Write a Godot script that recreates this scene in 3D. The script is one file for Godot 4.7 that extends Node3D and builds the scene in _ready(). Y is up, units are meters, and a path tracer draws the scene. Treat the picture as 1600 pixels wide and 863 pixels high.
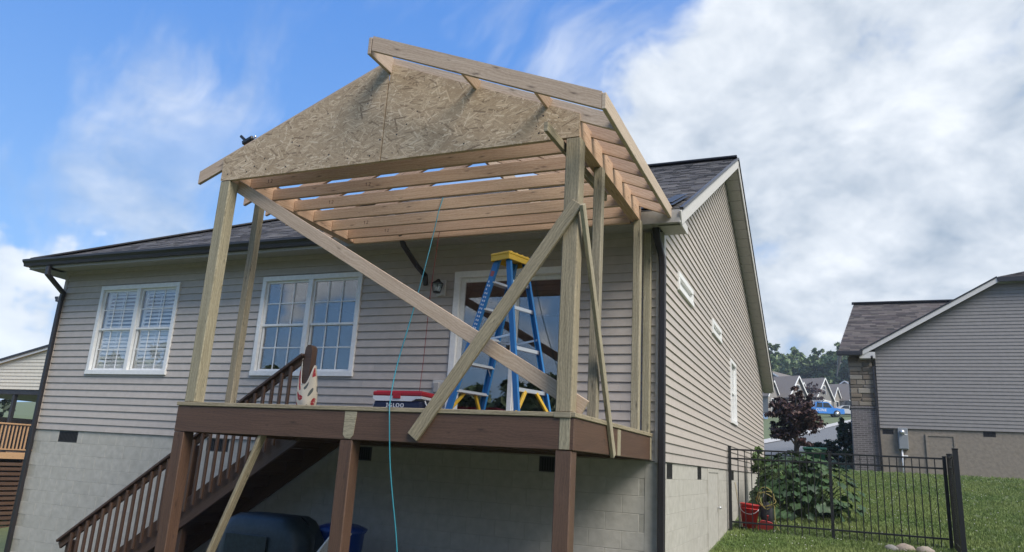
extends Node3D

const CAM := Vector3(1.7848, -0.124, 8.7324)
const YAW := 0.4115
const PITCH := 0.251
const ROLL := 0.0583

var M := {}
var used := {}
var rng := RandomNumberGenerator.new()
var house: Node3D
var porch: Node3D

# ------------------------------------------------------------------ helpers
func L(r: float, g: float, b: float) -> Color:
	return Color(r, g, b).linear_to_srgb()

func rnd(a: float, b: float) -> float:
	return rng.randf_range(a, b)

func numbered(n: String) -> String:
	if not used.has(n):
		used[n] = 0
		return n
	used[n] += 1
	return "%s_%03d" % [n, used[n]]

func thing(called: String, label: String, category: String, at := Vector3.ZERO, group := "") -> Node3D:
	var o := Node3D.new()
	o.name = numbered(called)
	add_child(o)
	o.position = at
	tag(o, label, category, group)
	return o

func tag(o: Node, label: String, category: String, group := "", kind := "") -> void:
	o.set_meta("label", label)
	o.set_meta("category", category)
	if group != "":
		o.set_meta("group", group)
	if kind != "":
		o.set_meta("kind", kind)

func node(called: String, parent: Node3D, at := Vector3.ZERO) -> Node3D:
	var o := Node3D.new()
	o.name = called
	parent.add_child(o, true)
	o.position = at
	return o

func mi(called: String, mesh: Mesh, m: Material, parent: Node, xf := Transform3D.IDENTITY) -> MeshInstance3D:
	var o := MeshInstance3D.new()
	o.name = called
	o.mesh = mesh
	o.material_override = m
	o.transform = xf
	parent.add_child(o, true)
	return o

func new_st() -> SurfaceTool:
	var st := SurfaceTool.new()
	st.begin(Mesh.PRIMITIVE_TRIANGLES)
	st.set_smooth_group(-1)
	return st

func done(st: SurfaceTool) -> ArrayMesh:
	st.generate_normals()
	return st.commit()

func tri(st: SurfaceTool, a: Vector3, b: Vector3, c: Vector3, n: Vector3, ua := Vector2.ZERO, ub := Vector2.ZERO, uc := Vector2.ZERO) -> void:
	if (b - a).cross(c - a).dot(n) > 0.0:
		var t := b
		b = c
		c = t
		var tu := ub
		ub = uc
		uc = tu
	st.set_uv(ua)
	st.add_vertex(a)
	st.set_uv(ub)
	st.add_vertex(b)
	st.set_uv(uc)
	st.add_vertex(c)

func quad(st: SurfaceTool, a: Vector3, b: Vector3, c: Vector3, d: Vector3, n: Vector3, uv := []) -> void:
	if uv.size() == 4:
		tri(st, a, b, c, n, uv[0], uv[1], uv[2])
		tri(st, a, c, d, n, uv[0], uv[2], uv[3])
	else:
		tri(st, a, b, c, n)
		tri(st, a, c, d, n)

# chamfered box, centred on c; grain (u) runs along x of the box unless ax says otherwise
func st_box(st: SurfaceTool, c: Vector3, s: Vector3, bev := 0.003, off := Vector2.ZERO, ax := 0) -> void:
	var h := s * 0.5
	bev = minf(bev, minf(h.x, minf(h.y, h.z)) * 0.45)
	var q := h - Vector3(bev, bev, bev)
	var uvf := func(p: Vector3, n: Vector3) -> Vector2:
		var u: float
		var v: float
		if ax == 0:
			u = p.x
			v = p.y + p.z + (0.13 if absf(n.z) > absf(n.y) else 0.0)
			if absf(n.x) > 0.8:
				u = p.z * 0.3
				v = p.y
		elif ax == 1:
			u = p.y
			v = p.x + p.z + (0.13 if absf(n.z) > absf(n.x) else 0.0)
			if absf(n.y) > 0.8:
				u = p.z * 0.3
				v = p.x
		else:
			u = p.z
			v = p.x + p.y + (0.13 if absf(n.x) > absf(n.y) else 0.0)
			if absf(n.z) > 0.8:
				u = p.x * 0.3
				v = p.y
		return Vector2(u, v) + off
	var put := func(a: Vector3, b: Vector3, cc: Vector3, d: Vector3, n: Vector3) -> void:
		quad(st, c + a, c + b, c + cc, c + d, n, [uvf.call(a, n), uvf.call(b, n), uvf.call(cc, n), uvf.call(d, n)])
	for sg in [-1.0, 1.0]:
		put.call(Vector3(sg * h.x, -q.y, -q.z), Vector3(sg * h.x, q.y, -q.z), Vector3(sg * h.x, q.y, q.z), Vector3(sg * h.x, -q.y, q.z), Vector3(sg, 0, 0))
		put.call(Vector3(-q.x, sg * h.y, -q.z), Vector3(q.x, sg * h.y, -q.z), Vector3(q.x, sg * h.y, q.z), Vector3(-q.x, sg * h.y, q.z), Vector3(0, sg, 0))
		put.call(Vector3(-q.x, -q.y, sg * h.z), Vector3(q.x, -q.y, sg * h.z), Vector3(q.x, q.y, sg * h.z), Vector3(-q.x, q.y, sg * h.z), Vector3(0, 0, sg))
	if bev <= 0.0005:
		return
	for a in [-1.0, 1.0]:
		for b in [-1.0, 1.0]:
			put.call(Vector3(-q.x, a * h.y, b * q.z), Vector3(q.x, a * h.y, b * q.z), Vector3(q.x, a * q.y, b * h.z), Vector3(-q.x, a * q.y, b * h.z), Vector3(0, a, b))
			put.call(Vector3(a * h.x, -q.y, b * q.z), Vector3(a * h.x, q.y, b * q.z), Vector3(a * q.x, q.y, b * h.z), Vector3(a * q.x, -q.y, b * h.z), Vector3(a, 0, b))
			put.call(Vector3(a * h.x, b * q.y, -q.z), Vector3(a * h.x, b * q.y, q.z), Vector3(a * q.x, b * h.y, q.z), Vector3(a * q.x, b * h.y, -q.z), Vector3(a, b, 0))
			for d in [-1.0, 1.0]:
				tri(st, c + Vector3(a * h.x, b * q.y, d * q.z), c + Vector3(a * q.x, b * h.y, d * q.z), c + Vector3(a * q.x, b * q.y, d * h.z), Vector3(a, b, d))

func box_mesh(s: Vector3, bev := 0.003, off := Vector2.ZERO) -> ArrayMesh:
	var ax := 0
	if s.y >= s.x and s.y >= s.z:
		ax = 1
	elif s.z > s.x:
		ax = 2
	var st := new_st()
	st_box(st, Vector3.ZERO, s, bev, off, ax)
	return done(st)

func roff() -> Vector2:
	return Vector2(rnd(0, 5), rnd(0.05, 0.55))

# boards of one kind differ a little in tone
func vary(m: Material) -> Material:
	if m is StandardMaterial3D and m.has_meta("variants"):
		var v: Array = m.get_meta("variants")
		return v[rng.randi() % v.size()]
	return m

# axis-aligned box from corner to corner
func bx(called: String, parent: Node, lo: Vector3, hi: Vector3, m: Material, bev := 0.003) -> MeshInstance3D:
	var s := (hi - lo).abs()
	return mi(called, box_mesh(s, bev, roff()), vary(m), parent, Transform3D(Basis.IDENTITY, (lo + hi) * 0.5))

# a board from a to b (centres of its ends), w across along up, t thick
func lum(called: String, parent: Node, a: Vector3, b: Vector3, w: float, t: float, m: Material, up := Vector3.UP, bev := 0.004) -> MeshInstance3D:
	var x := (b - a).normalized()
	var y := (up - x * up.dot(x)).normalized()
	var z := x.cross(y)
	var st := new_st()
	st_box(st, Vector3.ZERO, Vector3((b - a).length(), w, t), bev, roff(), 0)
	return mi(called, done(st), vary(m), parent, Transform3D(Basis(x, y, z), (a + b) * 0.5))

# polygon (in x,y) given a thickness along z from z0 to z1
func st_prism(st: SurfaceTool, pts: PackedVector2Array, z0: float, z1: float) -> void:
	var idx := Geometry2D.triangulate_polygon(pts)
	for k in range(0, idx.size(), 3):
		var a := pts[idx[k]]
		var b := pts[idx[k + 1]]
		var c := pts[idx[k + 2]]
		tri(st, Vector3(a.x, a.y, z1), Vector3(b.x, b.y, z1), Vector3(c.x, c.y, z1), Vector3(0, 0, 1), a, b, c)
		tri(st, Vector3(a.x, a.y, z0), Vector3(b.x, b.y, z0), Vector3(c.x, c.y, z0), Vector3(0, 0, -1), a, b, c)
	var ar := 0.0
	for k in pts.size():
		var a := pts[k]
		var b := pts[(k + 1) % pts.size()]
		ar += a.x * b.y - b.x * a.y
	for k in pts.size():
		var a := pts[k]
		var b := pts[(k + 1) % pts.size()]
		var n := Vector3(b.y - a.y, a.x - b.x, 0) * signf(ar)
		quad(st, Vector3(a.x, a.y, z0), Vector3(b.x, b.y, z0), Vector3(b.x, b.y, z1), Vector3(a.x, a.y, z1), n, [Vector2(a.x, a.y), Vector2(b.x, b.y), Vector2(b.x, b.y + z1 - z0), Vector2(a.x, a.y + z1 - z0)])

func prism(pts: Array, z0: float, z1: float) -> ArrayMesh:
	var st := new_st()
	st_prism(st, PackedVector2Array(pts), z0, z1)
	return done(st)

# round tube through points, radius per point or one radius
func st_tube(st: SurfaceTool, pts: Array, r, sides := 8, cap := true) -> void:
	var n := pts.size()
	var rings := []
	var up := Vector3(0.31, 0.93, 0.2)
	for k in n:
		var d: Vector3 = (pts[mini(k + 1, n - 1)] - pts[maxi(k - 1, 0)]).normalized()
		var s := d.cross(up)
		if s.length() < 0.05:
			s = d.cross(Vector3(1, 0, 0))
		s = s.normalized()
		var u := s.cross(d)
		var rr: float = r[k] if r is Array else r
		var ring := []
		for i in sides:
			var a := TAU * i / sides
			ring.append([pts[k] + (s * cos(a) + u * sin(a)) * rr, s * cos(a) + u * sin(a)])
		rings.append(ring)
	for k in n - 1:
		for i in sides:
			var j := (i + 1) % sides
			quad(st, rings[k][i][0], rings[k][j][0], rings[k + 1][j][0], rings[k + 1][i][0], rings[k][i][1] + rings[k][j][1])
	if cap:
		for e in [0, n - 1]:
			var c: Vector3 = pts[e]
			var d: Vector3 = (pts[0] - pts[1]) if e == 0 else (pts[n - 1] - pts[n - 2])
			for i in sides:
				tri(st, c, rings[e][i][0], rings[e][(i + 1) % sides][0], d)

func tube(called: String, parent: Node, pts: Array, r, m: Material, sides := 8) -> MeshInstance3D:
	var st := new_st()
	st.set_smooth_group(1)
	st_tube(st, pts, r, sides)
	return mi(called, done(st), m, parent)

func curve(pts: Array, n: int) -> Array:
	var c := Curve3D.new()
	for k in pts.size():
		var t: Vector3 = (pts[mini(k + 1, pts.size() - 1)] - pts[maxi(k - 1, 0)]) / 6.0
		c.add_point(pts[k], -t, t)
	var out := []
	for k in n + 1:
		out.append(c.sample_baked(c.get_baked_length() * k / n, true))
	return out

# surface of revolution about y: profile of (radius, height)
func lathe(profile: Array, sides := 20, squash := 1.0) -> ArrayMesh:
	var st := new_st()
	st.set_smooth_group(1)
	for k in profile.size() - 1:
		var a: Vector2 = profile[k]
		var b: Vector2 = profile[k + 1]
		for i in sides:
			var t0 := TAU * i / sides
			var t1 := TAU * (i + 1) / sides
			var d0 := Vector3(cos(t0), 0, sin(t0) * squash)
			var d1 := Vector3(cos(t1), 0, sin(t1) * squash)
			var n := (d0 + d1) * (b.y - a.y) + Vector3(0, 2.0 * (a.x - b.x), 0)
			quad(st, d0 * a.x + Vector3(0, a.y, 0), d1 * a.x + Vector3(0, a.y, 0), d1 * b.x + Vector3(0, b.y, 0), d0 * b.x + Vector3(0, b.y, 0), n)
	return done(st)

# ------------------------------------------------------------------ textures and materials
func noise(seed_: int, freq: float, oct := 3, kind := FastNoiseLite.TYPE_SIMPLEX_SMOOTH) -> FastNoiseLite:
	var n := FastNoiseLite.new()
	n.seed = seed_
	n.noise_type = kind
	n.frequency = freq
	n.fractal_octaves = oct
	return n

func mat(col: Color, rough := 0.7, tex: Texture2D = null) -> StandardMaterial3D:
	var m := StandardMaterial3D.new()
	m.albedo_color = col
	m.roughness = rough
	if tex:
		m.albedo_texture = tex
	return m

func tri_mat(col: Color, rough: float, tex: Texture2D, scale: float, world := true) -> StandardMaterial3D:
	var m := mat(col, rough, tex)
	m.uv1_triplanar = true
	m.uv1_world_triplanar = world
	m.uv1_scale = Vector3.ONE * scale
	return m

# wood: u is the length of the grain (texture spans 2 m), v across (1 m); colours linear
func wood_tex(sd: int, base: Color, dark: Color, pale: Color, knots: int, streak: float) -> ImageTexture:
	var w := 768
	var h := 512
	var img := Image.create(w, h, false, Image.FORMAT_RGB8)
	var n1 := noise(sd, 1.0, 3)
	var n2 := noise(sd + 7, 1.0, 2)
	var r := RandomNumberGenerator.new()
	r.seed = sd
	var kn := []
	for k in knots:
		kn.append(Vector3(r.randf_range(20, w - 20), r.randf_range(8, h - 8), r.randf_range(2.0, 5.0)))
	for y in h:
		for x in w:
			var a := TAU * x / w
			var cx := cos(a) * 0.33
			var cy := sin(a) * 0.33
			var v := float(y) / h
			var warp := 0.0
			var kd := 0.0
			for k in kn:
				var dx: float = (x - k.x) / 3.2
				var dy: float = y - k.y
				if absf(dy) < 30.0 and absf(dx) < 30.0:
					var d2 = (dx * dx + dy * dy) / (k.z * k.z)
					warp += signf(dy) * 0.012 * exp(-d2 * 0.12)
					kd = maxf(kd, exp(-d2 * 1.1))
			var vv := v + warp
			var g := n1.get_noise_3d(cx * 1.4, cy * 1.4, vv * 26.0) * 0.5 + 0.5
			var ring := sin((vv * 270.0 + n2.get_noise_3d(cx * 2.0, cy * 2.0, vv * 5.0) * 9.0)) * 0.5 + 0.5
			var fine := n2.get_noise_3d(cx * 22.0, cy * 22.0, vv * 210.0)
			var t := clampf(g * 0.66 + ring * 0.28 + fine * 0.42, 0.0, 1.0)
			var c := dark.lerp(pale, t)
			c = base.lerp(c, streak)
			c = c.lerp(dark * 0.35, kd * 0.85)
			img.set_pixel(x, y, c.linear_to_srgb())
	return ImageTexture.create_from_image(img)

func wood_mat(t: Texture2D, rough := 0.75) -> StandardMaterial3D:
	var m := mat(Color.WHITE, rough, t)
	m.uv1_scale = Vector3(0.5, 1.0, 1.0)
	return m

# even noise between two linear colours
func noise_tex(sd: int, a: Color, b: Color, freq: float, oct := 4, size := 512, gain := 1.6) -> ImageTexture:
	var img := Image.create(size, size, false, Image.FORMAT_RGB8)
	var n := noise(sd, freq, oct)
	for y in size:
		for x in size:
			# blended with a shifted copy so that the edges meet
			var fx := float(x) / size
			var v := lerpf(n.get_noise_2d(x, y), n.get_noise_2d(x - size, y), smoothstep(0.75, 1.0, fx))
			if y > size * 0.75:
				var v2 := lerpf(n.get_noise_2d(x, y - size), n.get_noise_2d(x - size, y - size), smoothstep(0.75, 1.0, fx))
				v = lerpf(v, v2, smoothstep(0.75, 1.0, float(y) / size))
			img.set_pixel(x, y, a.lerp(b, clampf(v * gain * 0.5 + 0.5, 0, 1)).linear_to_srgb())
	return ImageTexture.create_from_image(img)

# height picture for relief
func bump_tex(sd: int, freq: float, oct := 3, size := 256) -> NoiseTexture2D:
	var t := NoiseTexture2D.new()
	t.width = size
	t.height = size
	t.seamless = true
	t.noise = noise(sd, freq, oct)
	t.generate_mipmaps = false
	return t

# pressed strands of oriented strand board
func osb_tex(sd: int) -> ImageTexture:
	var s := 1024
	var img := Image.create(s, s, false, Image.FORMAT_RGB8)
	img.fill(L(0.38, 0.285, 0.185))
	var r := RandomNumberGenerator.new()
	r.seed = sd
	for k in 7200:
		var cx := r.randf_range(0, s)
		var cy := r.randf_range(0, s)
		var ln := r.randf_range(10, 44)
		var wd := r.randf_range(3, 9)
		var an := r.randfn(0.0, 0.55) if r.randf() < 0.75 else r.randf_range(0, PI)
		var t := r.randf()
		var col := L(0.37, 0.265, 0.165).lerp(L(0.66, 0.515, 0.36), t)
		if r.randf() < 0.07:
			col = L(0.25, 0.175, 0.11)
		elif r.randf() < 0.06:
			col = L(0.68, 0.55, 0.40)
		var ca := cos(an)
		var sa := sin(an)
		var g := r.randf_range(0, 99)
		for i in range(int(-ln), int(ln) + 1):
			for j in range(int(-wd / 2), int(wd / 2) + 1):
				var x := int(cx + i * ca - j * sa)
				var y := int(cy + i * sa + j * ca)
				var shade := 0.94 + 0.06 * sin(j * 1.9 + g)
				if absi(j) == int(wd / 2):
					shade *= 0.86
				img.set_pixel(posmod(x, s), posmod(y, s), Color(col.r * shade, col.g * shade, col.b * shade))
	return ImageTexture.create_from_image(img)

func make_materials() -> void:
	var pt := wood_tex(11, Color(0.30, 0.26, 0.175), Color(0.165, 0.142, 0.092), Color(0.42, 0.37, 0.262), 18, 0.95)
	var pine := wood_tex(23, Color(0.57, 0.40, 0.275), Color(0.40, 0.245, 0.155), Color(0.68, 0.51, 0.375), 20, 0.8)
	var fresh := wood_tex(29, Color(0.50, 0.395, 0.305), Color(0.35, 0.26, 0.19), Color(0.62, 0.51, 0.41), 26, 0.85)
	var stain := wood_tex(37, Color(0.098, 0.054, 0.035), Color(0.062, 0.034, 0.022), Color(0.135, 0.078, 0.051), 9, 0.95)
	M.pt = wood_mat(pt)
	M.pine = wood_mat(pine)
	M.fresh = wood_mat(fresh)
	M.stain = wood_mat(stain, 0.55)
	for m in [M.pt, M.pine, M.fresh, M.stain]:
		var vs := []
		for t in [[1.0, 1.0, 1.0], [0.80, 0.79, 0.80], [0.90, 0.86, 0.82], [0.95, 0.96, 0.94]]:
			var q: StandardMaterial3D = m.duplicate()
			q.albedo_color = L(t[0], t[1], t[2])
			vs.append(q)
		m.set_meta("variants", vs)
	M.osb = mat(Color.WHITE, 0.8, osb_tex(5))
	M.osb.uv1_scale = Vector3(0.46, 0.46, 0.46)
	var sid := noise_tex(41, Color(0.41, 0.365, 0.325), Color(0.47, 0.42, 0.378), 0.02, 4)
	M.siding = tri_mat(Color.WHITE, 0.55, sid, 0.6)
	M.siding.heightmap_enabled = false
	M.siding_b = tri_mat(L(0.93, 0.94, 0.95), 0.55, sid, 0.47)
	M.white = tri_mat(Color.WHITE, 0.45, noise_tex(43, Color(0.72, 0.72, 0.71), Color(0.80, 0.80, 0.79), 0.03), 0.9)
	M.trim = tri_mat(Color.WHITE, 0.5, noise_tex(44, Color(0.50, 0.485, 0.46), Color(0.57, 0.55, 0.53), 0.03), 0.9)
	M.soffit = tri_mat(Color.WHITE, 0.55, noise_tex(45, Color(0.33, 0.315, 0.30), Color(0.39, 0.375, 0.36), 0.03), 0.9)
	M.gutter = mat(L(0.022, 0.020, 0.022), 0.38)
	M.void = mat(L(0.004, 0.004, 0.004), 0.9)  # black that paints the shade inside the foundation vents
	M.black = mat(L(0.012, 0.012, 0.013), 0.42)
	M.paint_block = tri_mat(Color.WHITE, 0.8, noise_tex(47, Color(0.37, 0.355, 0.315), Color(0.45, 0.432, 0.388), 0.022, 5), 0.55)
	M.paint_block_b = tri_mat(L(0.975, 0.975, 0.97), 0.8, M.paint_block.albedo_texture, 0.41)
	M.joint = tri_mat(L(0.86, 0.86, 0.84), 0.85, M.paint_block.albedo_texture, 0.8)
	for k in [M.paint_block, M.paint_block_b, M.joint]:
		k.heightmap_enabled = true
		k.heightmap_texture = bump_tex(3, 0.05, 4)
		k.heightmap_scale = 0.25
	M.interior = mat(L(0.07, 0.065, 0.06), 0.9)
	M.louver = mat(L(0.80, 0.80, 0.78), 0.5)
	var g := StandardMaterial3D.new()
	g.transparency = BaseMaterial3D.TRANSPARENCY_ALPHA
	g.albedo_color = Color(0.05, 0.06, 0.07, 0.02)
	g.roughness = 0.0
	M.glass = g
	var gd := StandardMaterial3D.new()
	gd.transparency = BaseMaterial3D.TRANSPARENCY_ALPHA
	gd.albedo_color = Color(0.8, 0.88, 0.95, 0.05)
	gd.roughness = 0.0
	gd.metallic = 0.12
	M.lamp_glass = gd
	M.shingle = mat(Color.WHITE, 0.95, noise_tex(51, Color(0.62, 0.62, 0.62), Color(1, 1, 1), 0.25, 3, 256))
	M.shingle.vertex_color_use_as_albedo = true
	M.shingle.uv1_scale = Vector3(1.2, 1.2, 1.2)
	M.leaf = mat(Color.WHITE, 0.6)
	M.leaf.vertex_color_use_as_albedo = true
	M.leaf.backlight_enabled = true
	M.leaf.backlight = Color(0.35, 0.4, 0.25)
	M.bark = tri_mat(Color.WHITE, 0.9, noise_tex(53, Color(0.05, 0.038, 0.028), Color(0.13, 0.10, 0.08), 0.06), 1.5)
	M.ground = tri_mat(Color.WHITE, 0.95, noise_tex(55, Color(0.080, 0.105, 0.042), Color(0.145, 0.175, 0.080), 0.035, 5), 0.22)
	M.asphalt = tri_mat(Color.WHITE, 0.9, noise_tex(57, Color(0.13, 0.135, 0.14), Color(0.17, 0.175, 0.18), 0.05, 4), 0.2)
	M.concrete = tri_mat(Color.WHITE, 0.85, noise_tex(59, Color(0.40, 0.39, 0.37), Color(0.50, 0.49, 0.47), 0.03, 4), 0.4)
	M.ladder = mat(L(0.016, 0.155, 0.40), 0.42)
	M.yellow = mat(L(0.62, 0.38, 0.025), 0.45)
	M.alu = mat(L(0.62, 0.63, 0.65), 0.38)
	M.alu.metallic = 0.75
	M.red = mat(L(0.42, 0.012, 0.022), 0.4)
	M.navy = mat(L(0.012, 0.018, 0.055), 0.4)
	M.plain_white = mat(L(0.74, 0.74, 0.74), 0.4)

# ------------------------------------------------------------------ ground heights
const GS := [-80.0, -9.0, 0.0, 6.0, 19.3, 36.0, 57.0, 80.0, 107.0, 125.0, 160.0, 260.0]
const GY := [-3.0, -1.86, -1.52, -1.1, 0.32, 1.75, 3.7, 6.2, 8.95, 11.2, 14.0, 16.0]

func gh(x: float, z: float) -> float:
	var s := -z
	var y: float = GY[GY.size() - 1]
	if s <= GS[0]:
		y = GY[0]
	else:
		for k in GS.size() - 1:
			if s < GS[k + 1]:
				var t: float = (s - GS[k]) / (GS[k + 1] - GS[k])
				y = lerpf(GY[k], GY[k + 1], t)
				break
	if x < 0.0:
		y += 0.095 * maxf(x, -26.0) * (1.0 - smoothstep(14.0, 34.0, s))
	y += 0.03 * clampf(x, -40.0, 40.0) * smoothstep(30.0, 60.0, s)
	return y

# ------------------------------------------------------------------ sky
var nz_big: FastNoiseLite
var nz_mid: FastNoiseLite
var nz_wisp: FastNoiseLite
var nz_puff: FastNoiseLite
var nz_warp: FastNoiseLite

func sky_color(d: Vector3) -> Color:
	var fwd := Vector3(-sin(YAW), 0, -cos(YAW))
	var rgt := Vector3(cos(YAW), 0, -sin(YAW))
	var se := maxf(d.y, 0.0)
	var el := asin(clampf(d.y, -1, 1))
	# clear air: deeper towards the zenith
	var c := Color(0.19, 0.335, 0.54).lerp(Color(0.032, 0.115, 0.345), smoothstep(0.12, 0.92, pow(se, 0.55)))
	# cloud deck seen in perspective
	var k := 1.45 / (se + 0.42)
	var dr := d.dot(rgt)
	var px := dr * k
	var pz := d.dot(fwd) * k
	var wx := nz_warp.get_noise_2d(px, pz)
	var wz := nz_warp.get_noise_2d(px + 31.0, pz - 17.0)
	px += wx * 0.07
	pz += wz * 0.07
	var side := dr / maxf(0.2, sqrt(1.0 - se * se))
	var big := nz_big.get_noise_2d(px, pz)
	var cover := smoothstep(-0.16, 0.30, side + 0.24 * big)
	var n := nz_mid.get_noise_3d(px, pz, 0.3)
	var a := smoothstep(-0.10, 0.46, n * 0.85 + big * 0.42 + cover * 1.05 - 0.42 + 0.22 * nz_big.get_noise_2d(px * 2.3 + 13.0, pz * 2.3 - 6.0)) * smoothstep(0.0, 0.35, cover)
	# streaks of thin cloud over the clear part
	var ws := nz_wisp.get_noise_3d(px * 1.5 + pz * 1.1, pz * 0.40 - px * 0.30, 4.0) + 0.30 * nz_big.get_noise_2d(px * 1.7 - 4.0, pz * 1.7 + 2.0)
	var wa := smoothstep(-0.12, 0.42, ws) * 0.62 * (0.55 + 0.45 * smoothstep(-0.3, 0.3, n))
	a = maxf(a, wa * (1.0 - cover * 0.5))
	# relief: compare with the density a little further from the light
	var big2 := nz_big.get_noise_2d(px * 2.3 + 13.0, pz * 2.3 - 6.0)
	var rel := n - nz_mid.get_noise_3d(px - 0.10, pz + 0.05, 0.3)
	var lit := clampf(0.55 + rel * 0.8 - 0.30 * big + 0.20 * n + 0.50 * big2, 0, 1)
	var cc := Color(0.195, 0.238, 0.29).lerp(Color(0.46, 0.48, 0.505), lit)
	c = c.lerp(cc, a * 0.96)
	# heaped cloud low in the sky
	if el < 0.52:
		var pf := nz_puff.get_noise_3d(d.x, d.y * 1.7, d.z)
		var cu := smoothstep(0.0, 0.10, pf * 0.55 + 0.5 * nz_mid.get_noise_3d(d.x * 1.3, 0.0, d.z * 1.3) - 0.10 - maxf(0.0, el - 0.22) * 2.4) * smoothstep(0.52, 0.25, el)
		var cl := clampf(0.58 + 0.9 * (pf - nz_puff.get_noise_3d(d.x - 0.04, d.y * 1.7 + 0.09, d.z)) + 0.3 * pf, 0, 1)
		c = c.lerp(Color(0.24, 0.29, 0.35).lerp(Color(0.50, 0.52, 0.545), cl), cu * 0.9)
		c = c.lerp(Color(0.21, 0.30, 0.41), 0.5 * smoothstep(0.15, 0.0, el))
	return c

func make_sky() -> PanoramaSkyMaterial:
	nz_big = noise(101, 0.6, 4)
	nz_mid = noise(102, 1.7, 7)
	nz_mid.fractal_gain = 0.6
	nz_wisp = noise(103, 1.0, 7)
	nz_wisp.fractal_gain = 0.6
	nz_puff = noise(156, 3.6, 6)
	nz_warp = noise(105, 1.4, 4)
	# the whole dome, then the same dome again finer where the lens resolves it
	var w := 1024
	var img := Image.create(w, w / 2, false, Image.FORMAT_RGBF)
	for y in w / 2:
		var el := PI * (0.5 - (y + 0.5) / (w / 2))
		for x in w:
			var ph := TAU * (x + 0.5) / w
			if el < -0.03:
				img.set_pixel(x, y, Color(0.11, 0.105, 0.085))
			else:
				img.set_pixel(x, y, sky_color(Vector3(sin(ph) * cos(el), sin(el), -cos(ph) * cos(el))))
	w = 4096
	img.resize(w, w / 2, Image.INTERPOLATE_CUBIC)
	var inv := Basis(Vector3.UP, YAW) * Basis(Vector3.RIGHT, PITCH) * Basis(Vector3.BACK, ROLL)
	inv = inv.transposed()
	for y in range(0, w / 4 + 4):
		var el := PI * (0.5 - (y + 0.5) / (w / 2))
		for x in w:
			var ph := TAU * (x + 0.5) / w
			var d := Vector3(sin(ph) * cos(el), sin(el), -cos(ph) * cos(el))
			var v := inv * d
			if v.z > -0.1 or absf(v.x) > -v.z * 0.75 or v.y > -v.z * 0.42 or v.y < -v.z * -0.30:
				continue
			img.set_pixel(x, y, sky_color(d))
	var m := PanoramaSkyMaterial.new()
	m.panorama = ImageTexture.create_from_image(img)
	m.filter = true
	return m

# ------------------------------------------------------------------ main
func _ready() -> void:
	rng.seed = 4711
	var cam := Camera3D.new()
	cam.name = "camera"
	cam.fov = 41.37
	cam.near = 0.05
	cam.far = 1200.0
	add_child(cam)
	cam.transform = Transform3D(Basis(Vector3.UP, YAW) * Basis(Vector3.RIGHT, PITCH) * Basis(Vector3.BACK, ROLL), CAM)
	cam.current = true
	var env := Environment.new()
	env.background_mode = Environment.BG_SKY
	var sky := Sky.new()
	sky.sky_material = make_sky()
	env.sky = sky
	env.tonemap_mode = Environment.TONE_MAPPER_LINEAR
	env.tonemap_exposure = 2.9
	env.background_energy_multiplier = 0.75
	env.sdfgi_enabled = true
	env.ssao_enabled = true
	env.ssil_enabled = true
	env.fog_enabled = true
	env.fog_density = 0.0006
	env.fog_light_color = Color(0.78, 0.84, 0.92)
	var we := WorldEnvironment.new()
	we.name = "world_environment"
	we.environment = env
	add_child(we)
	var sun := DirectionalLight3D.new()
	sun.name = "sun"
	sun.light_energy = 0.5
	sun.light_color = Color(1.0, 0.975, 0.94)
	sun.light_angular_distance = 30.0
	sun.shadow_enabled = true
	add_child(sun)
	sun.look_at_from_position(Vector3(0.66, 0.76, 0.36) * 50.0, Vector3.ZERO, Vector3.UP)
	make_materials()
	build_ground()
	build_house()
	build_deck()
	build_porch()
	build_stairs()
	build_braces()
	build_ladder()
	build_small_things()
	build_fence()
	build_garden()
	build_right_neighbour()
	build_left_neighbour()
	build_far_street()
	build_trees()
	build_grass()

# ------------------------------------------------------------------ ground
func drape(pts: Array, lift: float, step := 1.2) -> ArrayMesh:
	# a sheet over the ground whose outline is a quad strip: pts is [[left, right], ...] of Vector2(x, z)
	var st := new_st()
	st.set_smooth_group(1)
	for k in pts.size() - 1:
		var la: Vector2 = pts[k][0]
		var ra: Vector2 = pts[k][1]
		var lb: Vector2 = pts[k + 1][0]
		var rb: Vector2 = pts[k + 1][1]
		var nu := maxi(1, int(maxf(la.distance_to(ra), lb.distance_to(rb)) / step))
		var nv := maxi(1, int(maxf(la.distance_to(lb), ra.distance_to(rb)) / step))
		for i in nu:
			for j in nv:
				var c := []
				for q in [[0, 0], [1, 0], [1, 1], [0, 1]]:
					var u := float(i + q[0]) / nu
					var v := float(j + q[1]) / nv
					var p := la.lerp(ra, u).lerp(lb.lerp(rb, u), v)
					c.append(Vector3(p.x, gh(p.x, p.y) + lift, p.y))
				quad(st, c[0], c[1], c[2], c[3], Vector3.UP)
	return done(st)

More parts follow.
